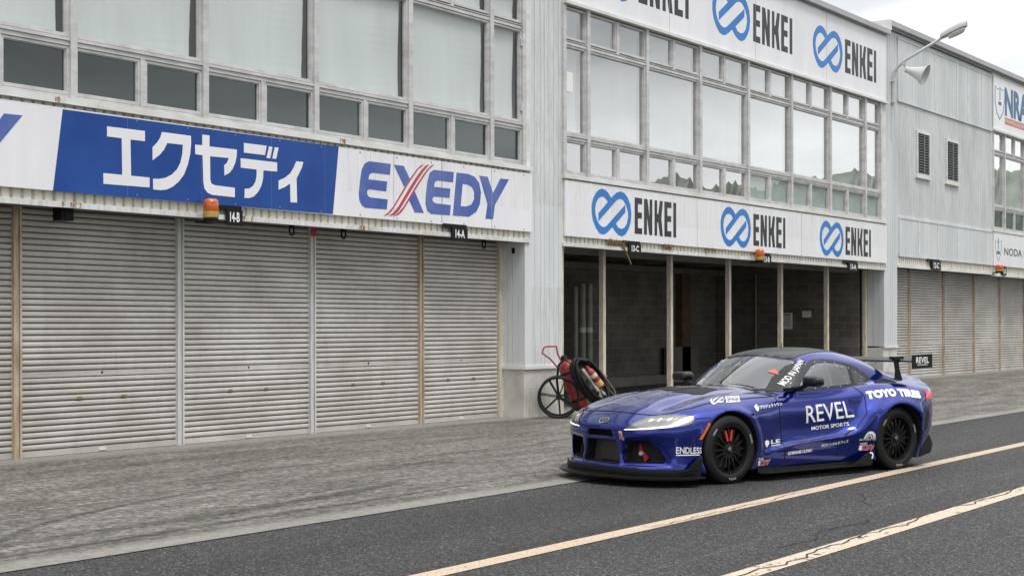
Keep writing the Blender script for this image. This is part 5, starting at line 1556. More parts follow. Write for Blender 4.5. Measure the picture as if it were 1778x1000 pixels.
# ---- headlamps: seen from the front, the outline lies across the corner of the nose
HL = [(.335, .535), (.40, .578), (.45, .622), (.50, .658), (.60, .681), (.705, .690), (.783, .687), (.835, .668), (.853, .635), (.852, .605), (.83, .585), (.77, .569), (.606, .549), (.45, .539)]
M_HLB = mat('lamp_bezel', (0.27, 0.262, 0.232), 0.25, metal=0.5, var=0.5, vscale=30)
M_LED = mat('led_strip', (0.9, 0.9, 0.9), 0.3, emit=(1.0, 0.97, 0.92), estr=1.6)
M_HLC = glass('lamp_cover', (0.80, 0.80, 0.78), 0.06)
for k in (1, -1):
    K_ = lambda P: [(k * a, b) for a, b in P]
    h_ = patch('headlight', K_(HL), 's', M_HLB, off=.002, step=.018)
    patch('lamp_rim', [K_(HL), K_(shrink(HL, .93))], 's', M_CAV, h_, off=.004, step=.018)
    patch('light_strip', K_([(.345, .5365), (.45, .541), (.60, .551), (.76, .573), (.80, .592), (.835, .632), (.838, .652), (.826, .655), (.80, .622), (.765, .596), (.74, .586), (.60, .564), (.46, .552), (.36, .545)]), 's', M_LED, h_, off=.005, step=.015)
    for i in range(6):
        a = .555 + i * .036; z = .622 + i * .003
        patch('lens', K_([(a, z), (a + .024, z + .003), (a + .026, z + .026), (a + .003, z + .022)]), 's', M_CHROME if i % 2 else M_LED, h_, off=.0055, step=.02)
    patch('lamp_cover', K_(shrink(HL, .985)), 's', M_HLC, h_, off=.009, step=.018)
    # side repeater strip
    patch('side_marker', [(-.405, .455), (-.378, .452), (-.275, .60), (-.300, .615)], 'y', mat('marker_orange', (0.62, 0.13, 0.03), 0.35), sg=k, off=.004)
    # tail lamp, wrapped round the rear corner
    patch('tail_light', [(2.925, .727), (2.985, .738), (3.10, .75), (3.16, .80), (3.04, .828), (2.955, .832)], 'y', mat('tail_red', (0.50, 0.015, 0.03), 0.15, coat=0.6, emit=(0.8, 0.03, 0.05), estr=0.25), sg=k, off=.006)
    patch('rear_vent', [(2.86, .40), (2.97, .44), (3.02, .60), (2.95, .62)], 'y', M_CAV, sg=k, off=.003)
    # air slot between cabin and haunch
    patch('haunch_slot', [(2.38, .64), (2.55, .59), (2.78, .56), (2.86, .60), (2.66, .65), (2.48, .665)] if k > 0 else [(2.38, -.64), (2.55, -.59), (2.78, -.56), (2.86, -.60), (2.66, -.65), (2.48, -.665)], 'z', M_CAV, off=.003)
    # door handle recess
    dh = patch('door_handle', ellipse(1.885, .750, .085, .036, 20), 'y', mat('recess_blue', (0.005, 0.006, 0.07), 0.4), door_l if k > 0 else door_r, sg=k, off=.003)
    patch('handle_bar', [(1.815, .750), (1.95, .744), (1.95, .762), (1.815, .768)], 'y', M_PAINT, dh, sg=k, off=.012)

# ---- mirrors
for k in (1, -1):
    bm = bmesh.new(); bmesh.ops.create_cube(bm, size=2)
    for v in bm.verts:
        x, y, z = v.co
        o_ = .5 + .5 * y
        v.co = (-1.065 + x * (.085 - .015 * o_) - .02 * (1 - o_), k * (.985 + y * .125), .975 + (.050 * z if z < 0 else .062 * z * (1 - .28 * o_)) + .008 * o_)
    bmesh.ops.subdivide_edges(bm, edges=bm.edges[:], cuts=1, use_grid_fill=True)
    bmesh.ops.bevel(bm, geom=bm.edges[:], offset=.022, segments=4, affect='EDGES', profile=.5) if False else None
    bm2 = bm; bmesh.ops.smooth_vert(bm2, verts=bm2.verts, factor=.8, use_axis_x=True, use_axis_y=True, use_axis_z=True)
    bmesh.ops.subdivide_edges(bm, edges=bm.edges[:], cuts=2, use_grid_fill=True, smooth=.6)
    w = MB(); w.bm(bm); mr = w.build('wing_mirror', M_CARB, car, smooth=75)
    w = MB(); w.tube([(-1.03, k * .74, .895), (-1.04, k * .82, .91), (-1.06, k * .92, .945)], [.03, .022, .02], 8); w.box(-1.16, -.90, min(k * .73, k * .77), max(k * .73, k * .77), .875, .912); w.build('mirror_arm', M_MATTE, mr, smooth=50)
    w = MB(); w.add([(-1.103, k * .89, .94), (-1.103, k * 1.08, .94), (-1.103, k * 1.08, 1.03), (-1.103, k * .89, 1.03)], [(0, 1, 2, 3)]); w.build('mirror_glass', M_CHROME, mr)

# ---- rear wing
def aerofoil(chord, thick, n=16):
    up = []; lo = []
    for i in range(n + 1):
        t = i / n; th = thick * 2.6 * (.2969 * math.sqrt(t) - .126 * t - .3516 * t * t + .2843 * t ** 3 - .1036 * t ** 4)
        c = -.09 * chord * 4 * t * (1 - t)
        up.append((t * chord, c + th * .55)); lo.append((t * chord, c - th))
    return up + lo[::-1][1:-1]
WZ, WS = 1.160, 2.79
wing = tag(empty('x'), None); bpy.data.objects.remove(wing)
w = MB(); af = aerofoil(.30, .030)
w.prism(af, lambda u, v, d: (-(WS + u), d, WZ + v + .10 * u), -.84, .84)
wing = w.build('rear_wing', M_CARB, car, smooth=40)
for k in (1, -1):
    w = MB(); w.prism([(WS - .02, 1.075), (WS + .32, 1.085), (WS + .32, 1.235), (WS - .02, 1.225)], lambda u, v, d: (-u, k * d, v), .84, .846); ep = w.build('endplate', M_CARB, wing)
    if k > 0:
        wm = mat('sticker_white', (0.82, 0.82, 0.82), 0.4)
        v, f, a = text_mesh('REVEL', .02)
        w = MB(); w.add([(-(WS + .045 + p[0] * .215), .848, 1.135 + p[1] * .066) for p in v], f); w.build('lettering', wm, ep, fix=False)
        v, f, a = text_mesh('MOTOR SPORTS', .02)
        w = MB(); w.add([(-(WS + .07 + p[0] * .165), .848, 1.108 + p[1] * .016) for p in v], f); w.build('lettering', wm, ep, fix=False)
    w = MB()
    w.prism([(2.90, .93), (3.03, .93), (2.98, 1.05), (2.96, 1.145), (3.02, 1.185), (2.99, 1.20), (2.89, 1.20), (2.84, 1.18), (2.89, 1.135), (2.91, 1.05)], lambda u, v, d: (-u, k * d, v), .49, .502)
    w.box(-3.00, -2.85, min(k * .46, k * .54), max(k * .46, k * .54), 1.17, 1.20)
    w.build('wing_strut', M_CARB, wing)
# diffuser corner
for k in (1, -1):
    w = MB(); w.prism([(2.83, .12), (3.10, .15), (3.16, .24), (3.02, .38), (2.90, .36), (2.85, .22)], lambda u, v, d: (-u, k * (d - .35 * max(0, u - 2.9)), v), .885, .90)
    w.build('rear_bumper_corner', M_MATTE, car)

# ---- cockpit
M_INT = mat('cockpit_grey', (0.030, 0.030, 0.032), 0.7)
w = MB()
lin = ~hole & (z_ > .86) & (s_ > .5) & (s_ < 2.6)
q = BQ[lin]; u, inv = np.unique(q, return_inverse=True)
w.v = [tuple(v) for v in (BV[u] - VN[u] * .022)]; w.f = [tuple(r) for r in inv.reshape(q.shape)[:, ::-1]]; w.m = [0] * len(w.f)
cab_ = w.build('cockpit_lining', M_INT, car, fix=False)
w = MB(); w.bbox(-1.05, -.70, -.70, .70, .62, .855, .03); w.build('dashboard', M_INT, cab_)
w = MB(); w.box(-2.6, -.5, -.72, .72, .30, .32); w.box(-2.65, -2.6, -.6, .6, .3, .95); w.build('cockpit_floor', M_INT, cab_)
M_CAGE = mat('roll_cage', (0.30, 0.30, 0.31), 0.4)
w = MB()
for k in (1, -1):
    w.tube([(-.85, k * .64, .45), (-.95, k * .63, .88), (-1.25, k * .53, 1.15), (-1.75, k * .50, 1.19), (-1.80, k * .55, .95), (-1.82, k * .62, .35)], .020, 8)
    w.tube([(-1.78, k * .50, 1.17), (-2.45, k * .45, .75)], .020, 8)
w.tube([(-1.75, -.50, 1.19), (-1.75, .50, 1.19)], .020, 8); w.tube([(-1.25, -.53, 1.15), (-1.25, .53, 1.15)], .020, 8); w.tube([(-1.80, -.55, .9), (-1.76, .5, 1.16)], .018, 8)
w.build('roll_cage', M_CAGE, cab_, smooth=60)
M_SEAT = mat('seat_fabric', (0.045, 0.045, 0.05), 0.8)
for yy in (-.36, .36):
    bm = bmesh.new(); bmesh.ops.create_cube(bm, size=1)
    for v in bm.verts: v.co = (v.co.x * .16 - 1.62 - .14 * (v.co.z + .5), v.co.y * (.50 if v.co.z < 0 else .36) + yy, .72 + v.co.z * .76)
    bmesh.ops.bevel(bm, geom=list(bm.edges), offset=.05, segments=3, affect='EDGES')
    w = MB(); w.bm(bm); w.bbox(-1.62, -1.15, yy - .25, yy + .25, .34, .50, .04); w.build('seat', M_SEAT, cab_, smooth=50)
w = MB(); w.tube([(-1.06 - .02 * math.sin(a) , -.36 + .16 * math.cos(a), .80 + .15 * math.sin(a)) for a in np.linspace(0, 2 * math.pi, 28)[:-1]], .016, 8, closed=True); w.tube([(-.9, -.36, .74), (-1.05, -.36, .80)], .03, 8); w.build('steering_wheel', M_BLK, cab_, smooth=60)
w = MB(); w.box(-1.86, -1.80, .06, .34, .90, 1.02); w.box(-1.84, -1.79, -.3, -.1, .85, .98); w.build('cockpit_panel', mat('pale_panel', (0.42, 0.43, 0.44), 0.5), cab_)

# ---- wheels
M_TYRE = mat('tyre_rubber_black', (0.012, 0.012, 0.012), 0.6, spec=0.25, var=0.25, vscale=18, bump=0.05, bscale=60)
M_RIM = mat('rim_black', (0.006, 0.006, 0.0065), 0.34, spec=0.3)
M_DISC = mat('brake_disc', (0.14, 0.135, 0.13), 0.35, metal=0.9)
M_CALI = mat('caliper', (0.035, 0.012, 0.012), 0.4)
def wheel(s, k, spoke_tape):
    root = bpy.data.objects.new('wheel', None); COL.objects.link(root); root.parent = car; root.empty_display_size = .1
    yo = .905 if s < 1 else .915
    Tm = Matrix.Translation((-s, k * yo, WHEEL_R)) @ Matrix.Rotation(-k * math.pi / 2, 4, 'X')       # local +Z points outward
    wd = .285; r0 = WHEEL_R; rr = .236
    w = MB()
    prof = [(rr, -.012), (rr + .010, -.004), (rr + .028, .004), (rr + .045, .004), (r0 - .028, -.006), (r0 - .010, -.016), (r0 - .002, -.032), (r0, -.05), (r0, -.12)]
    prof += [(r0, -wd + .05), (r0 - .004, -wd + .03), (r0 - .03, -wd), (rr, -wd + .01)]
    w.lathe(prof, 72, Tm)
    ty = w.build('tyre', M_TYRE, root, smooth=50)
    w = MB()
    w.lathe([(rr + .002, -.010), (rr, -.006), (rr - .008, -.006), (rr - .014, -.02), (rr - .018, -.05), (rr - .03, -.11), (rr - .02, -wd + .01)], 64, Tm)
    n = 16
    for i in range(n):
        a = 2 * math.pi * i / n
        sec = []
        for (r, zc, hw, th) in ((.052, -.035, .013, .030), (.10, -.028, .0105, .026), (.17, -.030, .009, .022), (.213, -.038, .0125, .022), (rr - .012, -.05, .017, .02)):
            sec.append([(r, -hw, zc - th), (r, -hw * .75, zc), (r, hw * .75, zc), (r, hw, zc - th)])
        ca, sa = math.cos(a), math.sin(a); vs = []
        for q in sec:
            for (r, t, z) in q: vs.append(Tm @ Vector((r * ca - t * sa, r * sa + t * ca, z)))
        fs = []
        for j in range(len(sec) - 1):
            for (x, y) in ((0, 1), (1, 2), (2, 3), (3, 0)): fs.append((4 * j + x, 4 * j + y, 4 * j + 4 + y, 4 * j + 4 + x))
        w.add(vs, fs)
    w.lathe([(0, -.02), (.025, -.02), (.03, -.03), (.05, -.032), (.062, -.04), (.066, -.075)], 24, Tm)
    rim = w.build('rim', M_RIM, root, smooth=35)
    w = MB(); w.lathe([(0, -.012), (.018, -.012), (.026, -.018), (.028, -.03)], 6, Tm); w.build('centre_nut', mat('nut_grey', (0.22, 0.22, 0.23), 0.3, metal=0.9), root)
    w = MB(); w.lathe([(.07, -.105), (.185, -.105), (.187, -.11), (.187, -.135), (.07, -.135)], 48, Tm); w.build('brake_disc', M_DISC, root, smooth=40)
    w = MB()
    for j in range(9):
        a = R(150 + j * 8)
        for (r, z) in ((.13, -.075), (.215, -.075), (.215, -.16), (.13, -.16)): w.v.append(tuple(Tm @ Vector((r * math.cos(a), r * math.sin(a), z))))
    for j in range(8):
        for (x, y) in ((0, 1), (1, 2), (2, 3), (3, 0)): w.f.append((4 * j + x, 4 * j + y, 4 * j + 4 + y, 4 * j + 4 + x)); w.m.append(0)
    w.f += [(0, 1, 2, 3), (35, 34, 33, 32)]; w.m += [0, 0]
    w.build('brake_caliper', M_CALI, root)
    w = MB(); w.lathe([(0, -.17), (rr - .03, -.17)], 32, Tm); w.build('wheel_back', M_CAV, root)
    if spoke_tape:
        w = MB()
        for da in (-13, 13):
            # local frame: find the angle whose direction is up on the car
            a = R(90 * 1) if (Tm.to_3x3() @ Vector((0, 1, 0))).z > 0 else R(-90)
            a += R(da + 3)
            ca, sa = math.cos(a), math.sin(a)
            ra, rb, hw = .085, .195, .010
            vs = [Tm @ Vector((r * ca - t * sa, r * sa + t * ca, -.022)) for (r, t) in ((ra, -hw), (ra, hw), (rb, hw), (rb, -hw))]
            vs += [Tm @ Vector((r * ca - t * sa, r * sa + t * ca, -.032)) for (r, t) in ((ra, -hw), (ra, hw), (rb, hw), (rb, -hw))]
            w.add(vs, [(0, 1, 2, 3), (0, 4, 5, 1), (1, 5, 6, 2), (2, 6, 7, 3), (3, 7, 4, 0)])
        w.build('spoke_tape', mat('tape_red', (0.62, 0.03, 0.02), 0.4), root)
    # worn lettering on the sidewall
    w = MB(); wl = mat('sidewall_lettering', (0.42, 0.42, 0.42), 0.6)
    for (txt, ac, span) in (('TOYO', -88, 20), ('PROXES', 20, 18), ('R888R', 140, 16)):
        v, f, asp = text_mesh(txt, .02); pts = []
        for (u, t) in v:
            a = R(ac + (u - .5) * span * (1 if k > 0 else 1)); r = rr + .038 + t * .020
            # the sidewall seen from outside: lettering reads with its foot towards the hub
            lx, lz = math.cos(a), math.sin(a)
            if ac < 0: r = rr + .058 - (1 - t) * 0 - .020 * 0; r = rr + .040 + (1 - t) * .0 + t * .0; r = rr + .060 - t * .020; a = R(ac + (u - .5) * span); lx, lz = math.cos(a), math.sin(a)
            else: a = R(ac - (u - .5) * span); lx, lz = math.cos(a), math.sin(a)
            pts.append((-s - lx * r * (1 if k > 0 else -1), k * (yo + .0062), WHEEL_R + lz * r))
        w.add(pts, f)
    w.build('sidewall_lettering', wl, ty, fix=False)
    return root
wheel(WH_F, 1, True); wheel(WH_R, 1, False); wheel(WH_F, -1, False); wheel(WH_R, -1, False)

# ---- lettering and stickers on the near side
M_STK = mat('sticker_white', (0.82, 0.82, 0.82), 0.4)
M_STKR = mat('sticker_red', (0.50, 0.03, 0.05), 0.4)
letter_skin('REVEL', (1.15, .545), (1.845, .585), (1.14, .722), (1.80, .757), M_STK, door_l, bold=.004)
letter_skin('MOTOR SPORTS', (1.22, .470), (1.765, .497), (1.22, .507), (1.765, .536), M_STK, door_l, bold=.012, off=.009)
# TOYO TIRES, heavy, following the haunch
v, f, asp = text_mesh('TOYO TIRES', .075, 0, 1.10, 36)
P = lay([(2.04 + .02 * t + u * .775, (.762 + .030 * math.sin(math.pi * u) - .012 * u) + t * .082) for u, t in v], 'y', 1, .004)
w = MB(); ok = [i for i, p in enumerate(P) if p is not None]; mp_ = {i: j for j, i in enumerate(ok)}
w.add([P[i] for i in ok], [tuple(mp_[i] for i in t) for t in f if all(i in mp_ for i in t)]); w.build('lettering', M_STK, body, fix=False)
letter_skin('ENDLESS', (-.620, .322), (-.375, .320), (-.620, .388), (-.375, .378), M_STK, body, bold=.012)
line_skin('lettering_rule', [(-.620, .308), (-.40, .307)], 'y', .010, M_STK, body, off=.004)
letter_skin('MOD IN JAPAN', (.985, .915), (1.365, 1.162), (.945, .950), (1.325, 1.192), M_STK, car, bold=.012, off=.0075)
letter_skin('ICHINOSE CLINIC', (.815, .240), (1.178, .256), (.816, .274), (1.178, .290), M_STK, door_l, bold=.05)
letter_skin('電鍼デンタルオフィス', (1.309, .287), (1.70, .325), (1.309, .326), (1.70, .362), M_STK, door_l, bold=.035)
letter_skin('LE', (.585, .362), (.735, .368), (.585, .402), (.735, .405), M_STK, body, bold=.02)
line_skin('lettering_rule', [(.585, .345), (.73, .350)], 'y', .008, M_STK, body, off=.004)
patch('sticker', [(.482, .368), (.515, .33), (.555, .368), (.55, .395), (.515, .408), (.487, .395)], 'y', M_STK, body, off=.004, step=.02)
letter_skin('プロジェクトワン', (.43, .718), (.80, .742), (.43, .750), (.80, .772), M_STK, body, bold=.035)
patch('sticker', [(.36, .715), (.38, .695), (.405, .710), (.42, .73), (.405, .765), (.38, .76), (.37, .745), (.355, .75)], 'y', M_STK, body, off=.004, step=.02)
# arch sticker, KW, swirl near the rear wheel
def arc_band(cx, cz, r0, r1, a0, a1, n=14):
    return [(cx - r1 * math.cos(R(a0 + (a1 - a0) * i / n)), cz + r1 * math.sin(R(a0 + (a1 - a0) * i / n))) for i in range(n + 1)] + \
           [(cx - r0 * math.cos(R(a1 + (a0 - a1) * i / n)), cz + r0 * math.sin(R(a1 + (a0 - a1) * i / n))) for i in range(n + 1)]
patch('sticker', arc_band(1.985, .360, .045, .075, 0, 180), 'y', M_STK, body, off=.004, step=.015)
patch('sticker', arc_band(1.985, .360, .022, .036, 0, 180), 'y', M_STK, body, off=.004, step=.015)
letter_skin('AUTOSTYLE', (1.85, .340), (2.09, .338), (1.85, .362), (2.09, .360), M_STK, body, bold=.03)
for (a, z, c) in ((1.875, .236, 1), (.372, .160, .92)):
    letter_skin('TUNED', (a, z + .055 * c), (a + .10 * c, z + .062 * c), (a, z + .078 * c), (a + .10 * c, z + .082 * c), M_STK, body, bold=.03)
    letter_skin('KW', (a + .045 * c, z), (a + .195 * c, z), (a + .045 * c, z + .050 * c), (a + .205 * c, z + .052 * c), M_STKR, body, bold=.06, off=.005)
    letter_skin('KW', (a + .038 * c, z - .004), (a + .202 * c, z - .004), (a + .038 * c, z + .054 * c), (a + .212 * c, z + .056 * c), M_STK, body, bold=.09, off=.004)
    patch('sticker', [(a, z + .0), (a + .04 * c, z), (a + .045 * c, z + .05 * c), (a, z + .052 * c)], 'y', M_STK, body, off=.0038, step=.02)
w = MB()
for P_ in (arc_band(2.0, .178, .022, .040, 60, 250), ):
    w.prism([(a, z) for a, z in P_], lambda u, v, d: (-u, d, v), .9325, .9340)
w.build('sticker', M_STK, car)
# ring emblem and maker's name on the front wing
def quadmap(P, bl, br, tl, tr):
    mx = max(p[0] for p in P); mz = max(p[1] for p in P); o = []
    for a, b in P:
        u, t = a / mx, b / mz
        o.append(tuple((1 - t) * ((1 - u) * bl[i] + u * br[i]) + t * ((1 - u) * tl[i] + u * tr[i]) for i in (0, 1)))
    return o
QA = ((-.173, .800), (.013, .800), (-.067, .675), (.106, .685))
patch('sticker', [quadmap(ENKEI_LOGO, *QA), quadmap(ENKEI_HOLE, *QA)], 'z', M_STK, body, off=.004, step=.02)
QB = ((.025, .812), (.209, .815), (.121, .693), (.284, .715))
patch('sticker', [QB[0], QB[1], QB[3], QB[2]], 'z', M_STK, body, off=.0035, step=.02)
letter_skin('ENKEI', (.055, .800), (.197, .802), (.127, .712), (.262, .728), M_PAINT, body, 'z', bold=.03, off=.005)
patch('sticker', [(1.00, 1.065), (1.07, 1.09), (1.035, 1.035)], 'y', mat('sticker_orange', (0.72, 0.14, 0.07), 0.4), ws, off=.008, step=.03)
# ------------------------------------------------------------------ wheeled fire extinguisher by the pier
cart = tag(empty('extinguisher_cart', (20.67, 13.84, 0.008), R(-57)), 'wheeled red fire extinguisher with coiled black hose leaning by the pier', 'fire extinguisher')
M_FRED = mat('extinguisher_red', (0.34, 0.030, 0.032), 0.38, var=0.45, vscale=7, coat=0.2)
M_FBLK = mat('cart_black', (0.010, 0.010, 0.011), 0.55, spec=0.3)
M_HOSE = mat('hose_rubber', (0.014, 0.014, 0.015), 0.55, spec=0.3)
M_HRED = mat('handle_red', (0.36, 0.03, 0.05), 0.45)
def cart_wheel(y):
    root = bpy.data.objects.new('wheel', None); COL.objects.link(root); root.parent = cart; root.empty_display_size = .1
    r = .350; c = Vector((0, y, r))
    ring = [c + Vector((r * .94 * math.cos(a), 0, r * .94 * math.sin(a))) for a in np.linspace(0, 2 * math.pi, 49)[:-1]]
    w = MB(); w.tube(ring, .024, 10, closed=True); w.build('tyre', M_FBLK, root, smooth=60)
    w = MB()
    for i in range(7):
        a = 2 * math.pi * i / 7 + .3
        w.tube([c, c + Vector((r * .93 * math.cos(a), 0, r * .93 * math.sin(a)))], .010, 6)
    w.build('spokes', M_FBLK, root, smooth=60)
    w = MB(); w.tube([c + Vector((0, -.06, 0)), c + Vector((0, .06, 0))], .045, 14); w.build('hub', M_FBLK, root, smooth=40)
cart_wheel(0.0); cart_wheel(.50)
# cylinder, leaning back over its axle
ax0, ax1 = Vector((.40, .25, .13)), Vector((.10, .25, .96))
d = (ax1 - ax0); Ln = d.length; Tq = Matrix.Translation(ax0) @ d.to_track_quat('Z', 'Y').to_matrix().to_4x4()
w = MB(); w.lathe([(0, .0), (.10, .01), (.135, .05), (.148, .10), (.148, Ln - .16), (.135, Ln - .08), (.09, Ln - .02), (.04, Ln)], 32, Tq); w.build('cylinder', M_FRED, cart, smooth=50)
w = MB(); w.lathe([(.04, Ln - .01), (.055, Ln), (.055, Ln + .06), (.02, Ln + .09), (0, Ln + .09)], 16, Tq); w.tube([Tq @ Vector((-.09, 0, Ln + .04)), Tq @ Vector((.09, 0, Ln + .04))], .02, 8); w.build('valve', M_FBLK, cart, smooth=40)
w = MB()
for z in (.18, Ln - .22):
    w.lathe([(.149, z - .02), (.155, z - .02), (.155, z + .02), (.149, z + .02)], 32, Tq)
w.tube([(0, -.02, .35), (0, .52, .35)], .02, 8)
for y in (.05, .45):
    w.tube([(0, y, .35), (-.03, y, .62), (.0, y, .88), (.10, y, .98)], .018, 8)
    w.tube([(0, y, .35), (.28, y, .16), (.62, y, .02)], .018, 8); w.tube([(.10, y, .98), (.45, y, .72), (.66, y, .45), (.62, y, .02)], .014, 8)
w.tube([(.62, .05, .02), (.62, .45, .02)], .016, 8)
w.build('frame', M_FBLK, cart, smooth=50)
w = MB(); w.tube([(0.02, .08, .80), (-.13, .08, .98), (-.27, .08, 1.08), (-.25, .08, 1.16), (-.21, .08, 1.19), (-.04, .42, 1.19), (-.02, .42, 1.06), (.05, .42, .93)], .015, 8); w.build('push_handle', M_HRED, cart, smooth=60)
# hose wound on its holder, beside the cylinder
hc0 = Vector((.52, .06, .62)); nrm = Vector((.62, -.74, .26)).normalized(); uu = Vector((.74, .64, .12)).normalized(); uu = (uu - nrm * uu.dot(nrm)).normalized(); vv = nrm.cross(uu); vv = vv if vv.z > 0 else -vv
vv = (vv - uu * .42).normalized()
w = MB(); pts = []
for i in range(230):
    a = i * 2 * math.pi / 25; k = i / 230
    pts.append(hc0 + uu * (.215 + .03 * math.sin(3.1 * k + i * .05)) * math.cos(a) + vv * (.41 + .035 * math.cos(5 * k + i * .03)) * math.sin(a) + nrm * (.05 * math.sin(i * .31) + .10 * (k - .5)))
w.tube(pts, .021, 7); w.build('hose', M_HOSE, cart, smooth=60)
w = MB(); w.tube([hc0 + uu * .20 + vv * .40, hc0 + uu * .34 + vv * .15, hc0 + uu * .38 - vv * .25, hc0 + uu * .28 - vv * .50, hc0 + uu * .10 - vv * .58], .016, 7); w.tube([hc0 + uu * .10 + vv * .30, hc0 + uu * .30 - vv * .30, hc0 + uu * .36 - vv * .55], .014, 7); w.build('hose', mat('hose_grey', (0.10, 0.095, 0.085), 0.6), cart, smooth=60)
w = MB(); w.tube([hc0 + uu * .05 + vv * .22, hc0 + uu * .22 + vv * .34], .009, 6); w.tube([hc0 + uu * .18 - vv * .12, hc0 + uu * .42 + vv * .04], .012, 6); w.build('lever', M_HRED, cart)
def nozzle(o, L_, r, m, nm):
    T_ = Matrix.Translation(o) @ (-vv + uu * .10).normalized().to_track_quat('Z', 'Y').to_matrix().to_4x4()
    w = MB(); w.lathe([(0, 0), (r * .8, 0), (r, .02), (r, L_ * .45), (r * .6, L_ * .5), (r * .6, L_ * .8), (r * .9, L_ * .85), (r * .9, L_), (0, L_)], 14, T_)
    return w.build(nm, m, cart, smooth=40)
M_NOZ = mat('nozzle_steel', (0.40, 0.39, 0.38), 0.4, metal=0.6)
nozzle(hc0 - uu * .10 + vv * .22 + nrm * .10, .46, .034, M_NOZ, 'nozzle')
nozzle(hc0 + uu * .0 - vv * .04 + nrm * .10, .28, .026, M_NOZ, 'nozzle')
# small hand extinguisher clipped to the reel
o_ = hc0 + uu * .02 + vv * .20 + nrm * .11
T_ = Matrix.Translation(o_) @ (-vv + uu * .12).normalized().to_track_quat('Z', 'Y').to_matrix().to_4x4()
w = MB(); w.lathe([(.02, -.06), (.03, -.05), (.03, 0), (.055, .03), (.062, .07), (.062, .36), (.05, .38), (0, .385)], 20, T_); he = w.build('hand_extinguisher', M_FRED, cart, smooth=40)
w = MB(); w.lathe([(.0635, .25), (.0635, .345)], 20, T_); w.build('label_band', mat('label_yellow', (0.55, 0.33, 0.10), 0.5), he, smooth=40)
w = MB(); w.lathe([(.0635, .10), (.0640, .16), (.0635, .17)], 20, T_); w.build('label_band', mat('label_cream', (0.50, 0.45, 0.38), 0.5), he, smooth=40)

# ------------------------------------------------------------------ small things about the garages
M_STRAW = mat('straw', (0.30, 0.20, 0.09), 0.85, var=0.5, vscale=60)
def nest(x, z, wd, n, label, hang=None, seed=1):
    r_ = random.Random(seed); w = MB()
    for i in range(n):
        a = x + (r_.random() - .5) * wd; l = .05 + .13 * r_.random(); t = (r_.random() - .5) * 1.6
        y = YF - .055 + .05 * r_.random(); z1 = z + .03 - r_.random() * .05
        w.tube([(a, y, z1), (a + l * math.sin(t), y - .01, z1 - l * math.cos(t) * .8)], [.006, .003], 4)
    if hang: w.tube([(hang[0], YF - .05, hang[1]), (hang[2], YF - .06, hang[3])], [.018, .013], 5)
    tag(w.build('straw_nest', M_STRAW), label, 'bird nest')
nest(23.36, 3.10, .62, 150, 'straw bird nest with a long dangling stalk left of the 13-C plate', (23.55, 3.05, 23.84, 2.68), 2)
nest(25.22, 3.10, .34, 46, 'small scrap of straw stuck under the signboard right of the 13-C plate', None, 5)
nest(27.0, 3.10, .5, 26, 'thin wisps of straw under the signboard left of the amber beacon over the open garage', None, 8)
# roller-door stops under the lintel
for (x, t) in ((15.17, 'iron ring hook under the lintel, by the red-topped door post'), (16.24, 'iron ring hook under the lintel, right of the red-topped door post'), (19.65, 'iron ring hook under the lintel, right of the 14-A plate')):
    w = MB(); c_ = Vector((x, 14.62, 2.875)); w.tube([c_ + Vector((.045 * math.cos(a), 0, .06 * math.sin(a))) for a in np.linspace(0, 2 * math.pi, 19)[:-1]], .014, 6, closed=True); w.box(x - .02, x + .02, 14.58, 14.66, 2.93, 2.955)
    tag(w.build('ring_hook', M_BLK), t, 'hook', 'ring hooks under the lintel')
w = MB(); w.bbox(11.24, 11.42, 14.55, 14.72, 2.80, 2.955, .01); w.box(11.28, 11.38, 14.54, 14.55, 2.83, 2.90); tag(w.build('sensor_box', M_BLK), 'small black box under the lintel at the left roller door', 'sensor')
w = MB(); w.bbox(20.485, 20.50, 14.60, 14.66, 2.76, 2.85, .003); w.tube([(20.48, 14.63, 2.80), (20.47, 14.63, 2.80)], .015, 8); tag(w.build('key_switch', M_BLK), 'small black switch on the side of the ribbed pier', 'switch')
# camera dome in the corner of the open garage
o = tag(empty('security_camera', (22.0, 14.75, 2.86)), 'small dome camera in the upper left corner of the open garage', 'camera')
w = MB(); w.tube([(0, 0, 0), (.17, .02, .06)], .022, 8); w.box(.12, .2, -.04, .06, .05, .085); w.build('bracket', M_GALV, o)
w = MB(); w.lathe([(0, -.075), (.045, -.06), (.07, -.02), (.075, .02), (.06, .045), (0, .055)], 20, Matrix.Translation((0, 0, 0))); w.build('dome', M_BLK, o, smooth=60)
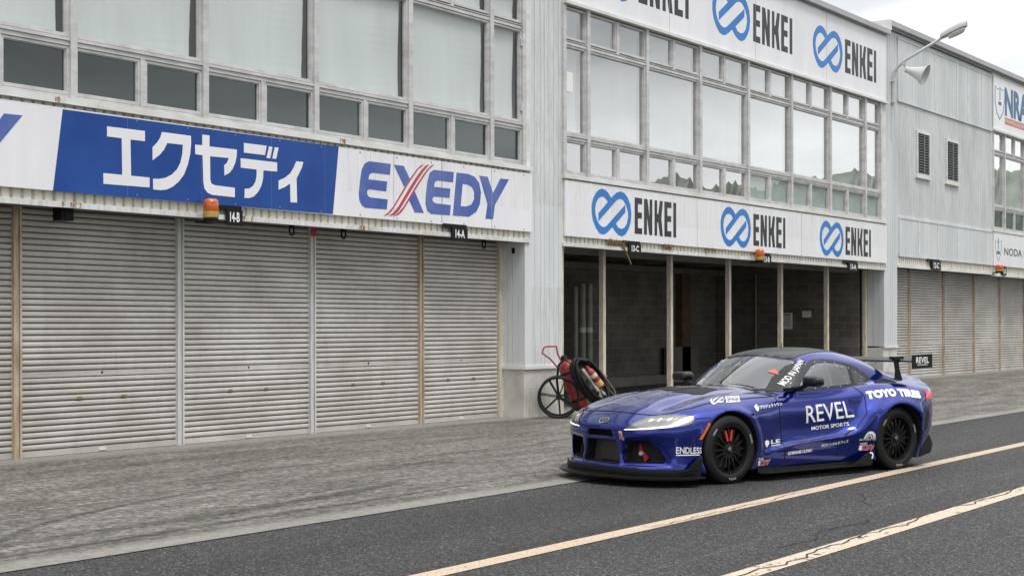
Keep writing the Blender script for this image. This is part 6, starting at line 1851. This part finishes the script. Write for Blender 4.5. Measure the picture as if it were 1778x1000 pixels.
# upright pipes standing in the corner
M_PIPE = mat('pvc_pipe', (0.36, 0.35, 0.32), 0.5, var=0.3, vscale=4)
for i, (x, y, h, r_, t) in enumerate(((28.65, 18.72, 2.42, .06, 'leftmost of the tall pipes standing against the block wall of the garage'), (28.95, 18.72, 2.50, .075, 'middle one of the tall pipes standing against the block wall of the garage'), (29.28, 18.74, 2.50, .075, 'rightmost of the tall pipes standing against the block wall of the garage'))):
    w = MB(); w.lathe([(r_ - .012, .07), (r_, .07), (r_, h), (r_ - .012, h), (r_ - .012, .07)], 16, Matrix.Translation((x, y, 0.0)))
    o = w.build('standing_pipe', M_PIPE, smooth=40); tag(o, t, 'pipe', 'pipes standing in the garage')
    if i:
        w = MB(); w.lathe([(r_ + .002, 1.38), (r_ + .004, 1.38), (r_ + .004, 1.50), (r_ + .002, 1.50)], 16, Matrix.Translation((x, y, 0.0))); w.build('tape', mat('tape_white', (0.75, 0.75, 0.72), 0.5), o)
w = MB(); w.bbox(33.15, 34.85, 18.90, 18.97, .30, 0.99, .006)
for x in (33.3, 34.7): w.lathe([(0, .012), (.02, .012), (.022, 0)], 10, Matrix.Translation((x, 18.90, .86)) @ Matrix.Rotation(math.pi / 2, 4, 'X'))
tag(w.build('leaning_board', mat('grey_board', (0.17, 0.16, 0.145), 0.8, var=0.3, vscale=3)), 'grey board standing on the plinth against the garage wall', 'board')
# notices on the side wall
M_PAPER = mat('paper', (0.78, 0.78, 0.76), 0.7)
def notice(y0, y1, z0, z1, label, lines, red=False):
    w = MB(); w.box(36.175, 36.198, y0, y1, z0, z1); o = w.build('notice', M_PAPER); tag(o, label, 'notice')
    w = MB(); h = (z1 - z0)
    for i in range(lines):
        z = z1 - h * (.22 + .68 * i / max(1, lines)); w.box(36.172, 36.1745, y0 + .05, y1 - .05 - (.07 if i % 3 == 2 else 0), z - h * .018, z)
    w.build('print', M_BLK, o)
    if red:
        w = MB(); w.box(36.172, 36.1745, y0 + .04, y1 - .04, z1 - h * .16, z1 - h * .07); w.build('heading', mat('print_red', (0.5, 0.05, 0.05), 0.6), o)
notice(16.86, 17.23, 1.44, 1.86, 'white notice sheet with a red heading taped on the garage side wall', 8, True)
notice(16.33, 16.57, 1.74, 1.91, 'small pale label higher up on the garage side wall', 2)
